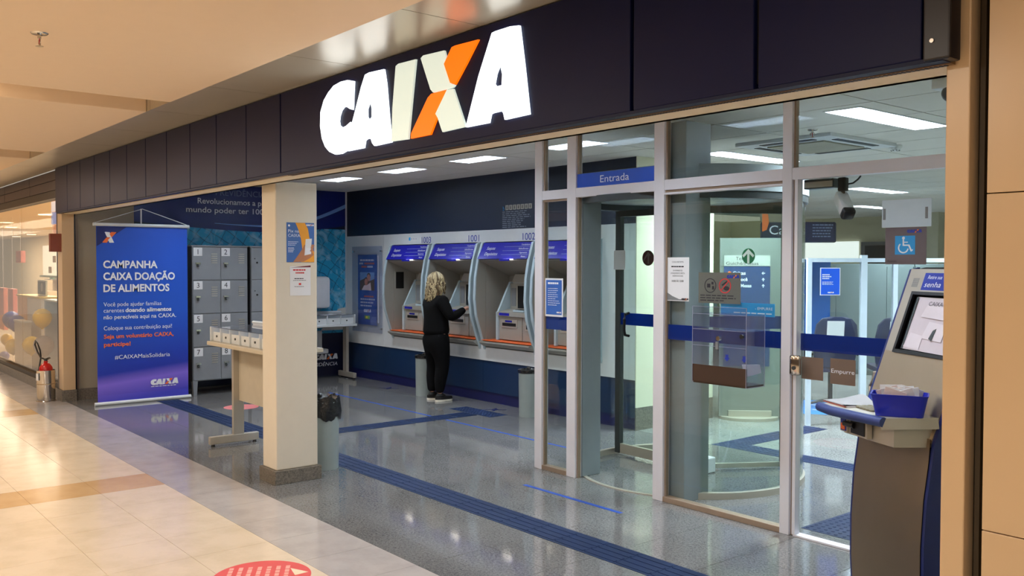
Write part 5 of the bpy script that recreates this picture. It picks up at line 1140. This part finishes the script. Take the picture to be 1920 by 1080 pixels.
for x, y, a in ((.085, 0, .1), (-.075, -.01, .5)):
    def shp(z0, z1, mt, n, g):
        q = MB(); pts = []
        for i in range(16):
            t = 2*PI*i/16; L = .135 if math.sin(t) > 0 else .085
            px_, py_ = (.040+g)*math.cos(t)*(1-.15*(math.sin(t) > .3)), (L+g)*math.sin(t)
            pts.append((x+px_*math.cos(a)+py_*math.sin(a), y+.02-px_*math.sin(a)+py_*math.cos(a), z0))
        q.prism(pts, (0, 0, z1-z0)); return q.build(n, mt, pe, True, world=False)
    shp(.0, .022, M('sole_white', (225, 220, 205), .5), 'shoe_sole', .003); shp(.022, .055, SHOE, 'shoe', 0)
    q = MB().ball((x+.01*math.sin(a), y+.0, .065), .034, .06, .035); q.build('shoe_upper', SHOE, pe, True, world=False)
# face features (turned towards the machine)
MB().ball((0, .105, 1.375), .010, .016, .015, 12, 8).build('nose', SKIN, pe, True, world=False)
for s in (-1, 1):
    MB().ball((s*.028, .092, 1.40), .010, .006, .006, 10, 8).build('eye', INK, pe, True, world=False); MB().ball((s*.076, .02, 1.385), .008, .014, .022, 10, 8).build('ear', SKIN, pe, True, world=False)
MB().ball((0, .094, 1.345), .020, .006, .005, 10, 8).build('mouth', M('lips', (160, 80, 76), .5), pe, True, world=False)
# hair: cap and wavy locks
HA = M('hair_blonde_dark', (96, 78, 52), .45, var=.3, scale=40); HB = M('hair_blonde_light', (172, 154, 116), .4, var=.2, scale=40)
q = MB(); q.ball((0, -.005, 1.415), .088, .098, .092, 24, 16)
for v in list(q.bm.verts):
    if v.co.y > .055 and v.co.z < 1.44: v.co.y = .055
q.build('hair_cap', HA, pe, True, world=False)
random.seed(11)
for mt_k, n_k, nm_k in ((HA, 46, 'hair_lock'), (HB, 54, 'hair_lock')):
    q = MB()
    for i in range(n_k):
        ang = random.uniform(-1.15, 1.15)*PI*.62 - PI/2      # around the back and sides
        ex = random.uniform(.12, 1.0)
        pts = []; rr_ = []; ph = random.uniform(0, 6); L = random.uniform(.14, .25) if math.sin(ang) < .1 else random.uniform(.10, .17)
        for k in range(13):
            t = k/12
            if t < .3:
                u = t/.3*PI/2; rad = .094*math.sin(u*ex+ (1-ex)*u); zz = 1.415+.092*math.cos(u)
            else:
                rad = .094+.018*math.sin((t-.3)*3); zz = 1.415-(t-.3)/.7*L
            wv = .012*math.sin(ph+t*13)*min(1, t*2.5)
            a2 = ang+wv*5
            pts.append((rad*math.cos(a2)*.95+wv*.4, -.005+rad*math.sin(a2)*1.05+wv*.5-(.02*max(0, t-.5)), zz)); rr_.append(.010*(1-.55*t)+.003)
        q.tube(pts, rr_, 5)
    tag(q.build(nm_k, mt_k, pe, True, world=False), kind='stuff')

# ================================================================== FIRE EXTINGUISHER
fx = E('fire_extinguisher', (-11.56, 2.47, 0), 'fire extinguisher with black hose in a shiny chrome floor stand beside the corner post', 'fire extinguisher')
MB().lathe([(.105, 0), (.108, .008), (.098, .012), (.098, .36), (.101, .365), (.094, .365), (.090, .02)], (-11.56, 2.47, 0), 32).build('chrome_stand', CHROME, fx, True)
MB().lathe([(.1015, .20), (.1015, .212), (.0975, .212)], (-11.56, 2.47, 0), 32).build('stand_ring', STEEL, fx)
MB().lathe([(.070, .02), (.074, .05), (.074, .36), (.068, .40), (.045, .435), (.022, .45), (.022, .47), (.001, .47)], (-11.56, 2.47, 0), 28).build('red_cylinder', M('extinguisher_red', (186, 24, 20), .3), fx, True)
MB().prism([(-11.56, 2.365, .25), (-11.50, 2.375, .25), (-11.50, 2.375, .33), (-11.56, 2.365, .33)], (0, .004, 0)).build('label', PAPER, fx)
MB().cyl((-11.56, 2.47, .45), (-11.56, 2.47, .50), .018).build('valve', DGREY, fx)
MB().prism([(-11.58, 2.46, .49), (-11.45, 2.47, .52), (-11.40, 2.47, .515), (-11.45, 2.48, .50), (-11.58, 2.48, .475)], (0, .015, .004)).build('lever', BLACK, fx)
MB().tube([(-11.57, 2.46, .49), (-11.66, 2.44, .50), (-11.78, 2.43, .56), (-11.86, 2.42, .64), (-11.83, 2.42, .69), (-11.76, 2.43, .66), (-11.70, 2.44, .58), (-11.66, 2.44, .50), (-11.63, 2.42, .42), (-11.62, 2.40, .30)], .010).build('hose', BLACK, fx, True)
pl = E('wall_plaque', (-11.50, 2.60, 1.74), 'narrow red brown plaque sticking out from the corner post', 'plaque')
MB().box(-11.49, -11.42, 2.50, 2.62, 1.74, 1.95, .004).build('plate', M('plaque_brown', (128, 62, 40), .5), pl); MB().box(-11.60, -11.51, 2.57, 2.62, 1.80, 1.94, .003).build('plate', MC['plaque_brown'], pl)

# ================================================================== NEIGHBOURING SHOP
wn = E('window_2', (-14, 2.65, 0), 'glazed front of the neighbouring shop with granite base and dark frame', 'shop window', kind='structure')
SHX = [-11.66, -13.9, -16.2, -18.6, -21.0, -24, -27, -30]
MB().box(-30, -11.62, 2.63, 2.75, 0, .12).build('granite_base', GRANB, wn); MB().box(-30, -11.62, 2.64, 2.74, .12, .17).build('bottom_frame', BLACK, wn)
MB().box(-30, -11.43, 2.62, 2.74, 2.38, 2.47).build('top_frame', BLACK, wn); MB().box(-11.70, -11.605, 2.63, 2.73, .12, 2.38).build('end_frame', M('dark_plum', (38, 26, 40), .35), wn)
for a, b in zip(SHX[1:], SHX): MB().box(a+.002, b-.002-(.04 if b == SHX[0] else 0), 2.68, 2.69, .17, 2.38).build('pane', SHOPG, wn)
ns = E('wall_shop_fascia', (-15, 2.65, 2.47), 'dark plum fascia panels above the neighbouring shop window', 'fascia', kind='structure')
NSM = M('plum_soffit', (70, 58, 64), .45)
for k in range(8):
    for z0, z1 in ((2.475, 2.585), (2.591, 2.70)): MB().box(-11.43-(k+1)*1.6+.006, -11.43-k*1.6-.006, 2.615, 2.64, z0, z1).build('panel', NSM, ns)
MB().box(-24.3, -11.43, 2.642, 2.72, 2.472, 2.70).build('core', BLACKM, ns)
SW = M('shop_cream', (226, 208, 180), .6, var=.02)
tag(MB().box(-42, -11.9, 6.9, 7.0, 0, 2.6).build('wall_shop_back', SW), 'cream back wall of the neighbouring shop', 'wall', kind='structure')
tag(MB().box(-11.9, -11.82, 2.76, 6.9, 0, 2.6).build('wall_shop_side', SW), 'cream side wall of the neighbouring shop', 'wall', kind='structure')
tag(MB().box(-42, -11.9, 2.76, 6.9, 2.5, 2.55).build('ceiling_shop', SW), 'cream ceiling of the neighbouring shop', 'ceiling', kind='structure')
tag(MB().box(-42, -11.9, 6.46, 6.9, -.1, -.003).build('floor_shop', CREAM), 'cream floor of the neighbouring shop', 'floor', kind='structure')
for i, (x, y) in enumerate(((-18.1, 3.9), (-22.2, 4.0), (-25.0, 4.6), (-33.4, 6.3), (-30.7, 6.2), (-36.5, 6.2))):
    o = E('downlight', (x, y, 2.5), ('round warm downlight nearest the window of the neighbouring shop', 'second round downlight in the neighbouring shop ceiling', 'third round downlight in the neighbouring shop ceiling', 'downlight far back in the neighbouring shop, middle one', 'downlight far back in the neighbouring shop, nearest the bank', 'downlight far back in the neighbouring shop, leftmost')[i], 'ceiling light', 'downlights in the neighbouring shop')
    MB().lathe([(.13, -.008), (.13, 0), (.001, 0)], (x, y, 2.498), 20).build('lamp_disc', M('warm_lamp', (255, 240, 210), .5, emit=(255, 232, 196), es=4), o)
area('shop_light', (-15.5, 4.2, 2.47), 5, 1.0, 190, (1, .86, .68)); area('shop_light', (-22, 4.6, 2.47), 6, 1.0, 240, (1, .86, .68)); area('shop_light', (-31, 5, 2.47), 8, 1.4, 320, (1, .86, .68))
dt = E('display_plinth', (-14.75, 3.0, 0), 'tall white and orange display plinth behind the neighbouring shop window', 'display')
MB().box(-15.8, -15.15, 2.99, 3.24, 0, 1.10).build('orange_panel', M('display_orange', (240, 178, 92), .4), dt); MB().box(-15.14, -14.25, 2.99, 3.24, 0, 1.10).build('white_panel', M('display_white', (228, 220, 212), .4), dt); MB().box(-15.82, -14.23, 2.97, 3.26, 1.10, 1.125).build('top', M('display_yellow', (226, 196, 90), .4), dt)
d2 = E('display_box', (-14.6, 2.82, 0), 'small clear and white box in front of the plinth in the shop window', 'display')
MB().box(-14.85, -14.3, 2.76, 2.87, 0, .76).build('box', M('box_grey', (206, 200, 196), .4), d2); MB().box(-14.87, -14.28, 2.75, 2.875, .76, .785).build('white_top', WHITE, d2)  # grey box with a top slab in plain white laminate
d3 = E('display_case', (-13.7, 3.1, 0), 'tall glass display case with a pale shelf at the right end of the shop window', 'display')
MB().box(-14.1, -13.2, 3.0, 3.25, 1.08, 1.10).build('shelf', WHITE, d3); MB().box(-14.1, -14.06, 3.0, 3.25, 0, 1.08).build('side', M('case_blue', (170, 190, 220), .3), d3); MB().box(-13.55, -13.40, 3.1, 3.25, 0, 1.08).build('side', M('case_blue2', (150, 170, 215), .3), d3); MB().box(-14.06, -13.2, 3.22, 3.25, 0, 1.405).build('back', M('case_back', (198, 190, 180), .4), d3)
def balloon(x, y, z, r, c, lbl):
    o = E('balloon', (x, y, z), lbl, 'balloon', 'balloons in the neighbouring shop window')
    MB().lathe([(.001, 1.0), (.35, .93), (.70, .70), (.93, .35), (1.0, 0), (.93, -.35), (.72, -.75), (.42, -1.05), (.12, -1.25), (.06, -1.30), (.10, -1.38), (.001, -1.36)], (0, 0, 0), 24)
    q = MB().lathe([(.001*1, r), (.35*r, .93*r), (.7*r, .7*r), (.93*r, .35*r), (r, 0), (.93*r, -.35*r), (.72*r, -.75*r), (.42*r, -1.05*r), (.1*r, -1.22*r), (.14*r, -1.3*r), (.001, -1.28*r)], (x, y, z), 24)
    q.build('skin', M('balloon_'+c, dict(yellow=(236, 200, 40), blue=(64, 76, 176), grey=(120, 120, 140))[c], .2), o, True)
    MB().cyl((x, y, z-1.3*r), (x, y, .0), .002, n=6).build('string', PAPER, o)
YB = 2.83
balloon(-13.75, 2.90, .86, .125, 'yellow', 'yellow balloon at right in the neighbouring shop window, the highest yellow one')
balloon(-15.05, 2.83, .72, .12, 'blue', 'blue balloon in the middle of the neighbouring shop window'); balloon(-15.28, 2.82, .36, .11, 'yellow', 'lower yellow balloon left of the small clear box')
balloon(-14.14, 2.84, .46, .12, 'yellow', 'lower yellow balloon right of the small clear box'); balloon(-13.45, 2.85, .50, .13, 'grey', 'grey blue balloon low at the right end of the shop window')
balloon(-16.1, 2.95, .72, .13, 'blue', 'dark blue balloon left of the orange display panel'); balloon(-16.2, 2.90, .40, .09, 'yellow', 'small yellow balloon left of the orange display panel'); balloon(-16.1, 2.84, .14, .08, 'blue', 'small blue balloon near the floor left of the orange panel')
lb = E('light_box', (-14.0, 3.1, 1.44), 'glowing white light box in the right corner of the shop window', 'light box')
MB().box(-14.39, -13.3, 3.05, 3.2, 1.44, 1.86).build('box', M('lit_box', (255, 248, 232), .5, emit=(255, 240, 214), es=1.1), lb)
for x in (-14.0, -13.75): MB().box(x, x+.14, 3.04, 3.05, 1.47+(.15 if x > -13.9 else 0), 1.56+(.15 if x > -13.9 else 0)).build('product', M('box_tan', (190, 160, 130), .5), lb)
MB().box(-14.36, -13.35, 3.0, 3.2, 1.41, 1.438).build('shelf', M('glass_shelf', (170, 190, 180), .2), lb)
lp2 = E('lit_poster', (-13.9, 3.15, 1.88), 'tall glowing poster with blue sky and peach shapes above the light box', 'poster')
MB().box(-14.13, -13.4, 3.12, 3.16, 1.88, 2.49).build('panel', M('lit_peach', (240, 190, 150), .5, emit=(240, 186, 146), es=.8), lp2); MB().box(-14.13, -13.4, 3.112, 3.119, 2.16, 2.33).build('sky_print', M('lit_sky', (120, 160, 230), .5, emit=(120, 160, 235), es=.7), lp2)
MB().box(-14.13, -13.4, 3.112, 3.119, 2.34, 2.48).build('white_print', M('lit_white', (240, 240, 250), .5, emit=(235, 240, 255), es=.9), lp2)
MB().ball((-13.9, 3.112, 2.08), .12, .006, .07).build('peach_shape', M('lit_peach2', (226, 150, 110), .5, emit=(220, 140, 100), es=.6), lp2)
pf_ = E('picture_frame', (-14.7, 3.1, 1.126), 'white framed black and white portrait picture on the display plinth', 'picture')
MB().box(-14.98, -14.45, 3.10, 3.12, 1.127, 1.36).build('frame', WHITE, pf_); MB().box(-14.94, -14.50, 3.094, 3.10, 1.15, 1.34).build('photo', M('photo_grey', (80, 78, 84), .5), pf_); MB().ball((-14.68, 3.094, 1.255), .07, .004, .065).build('photo_face', M('photo_face_grey', (180, 172, 168), .5), pf_)
for i, (x, z0, z1, c) in enumerate(((-20.5, .28, 1.12, (222, 140, 120)), (-19.6, .42, 1.12, (216, 130, 120)), (-18.85, 1.62, 1.84, (214, 130, 120)))):
    o = MB().box(x-.22, x+.22, 3.58, 3.66, z0, z1, .01).build('pink_banner', M('pink%d' % i, c, .5))
    MB().cyl((x, 3.62, z1-.01), (x, 3.62, 2.5), .004, n=6).build('hanging_rod', ALU, o)
    tag(o, ('wide pink hanging panel at the far left of the shop window', 'narrow pink hanging panel left of the balloons', 'small pink panel high in the shop behind the window')[i], 'panel', 'pink panels in the neighbouring shop')
for i, x in enumerate((-17.4, -18.6, -20.4, -22.0)):
    o = E('display_stand', (x, 4.8, 0), ('pale display stand nearest the light box in the shop', 'second pale display stand in the shop', 'third pale display stand in the shop', 'leftmost pale display stand in the shop')[i], 'display stand', 'display stands in the neighbouring shop')
    MB().box(x-.3, x+.3, 4.7, 5.0, 0, 1.0).build('base_cabinet', SW, o); MB().box(x-.3, x+.3, 4.92, 4.97, 1.0, 1.9).build('back_board', M('stand_board', (212, 200, 186), .5), o)
    for z in (1.25, 1.55): MB().box(x-.28, x+.28, 4.75, 4.92, z, z+.015).build('shelf', ATMD, o)
    for k in range(4): MB().lathe([(.03, 0), (.03, .09), (.012, .11), (.012, .13)], (x-.2+k*.13, 4.84, 1.266 if k % 2 else 1.566), 10).build('bottle', M('bottle%d' % (k % 2), ((190, 120, 110), (120, 150, 130))[k % 2], .3), o)
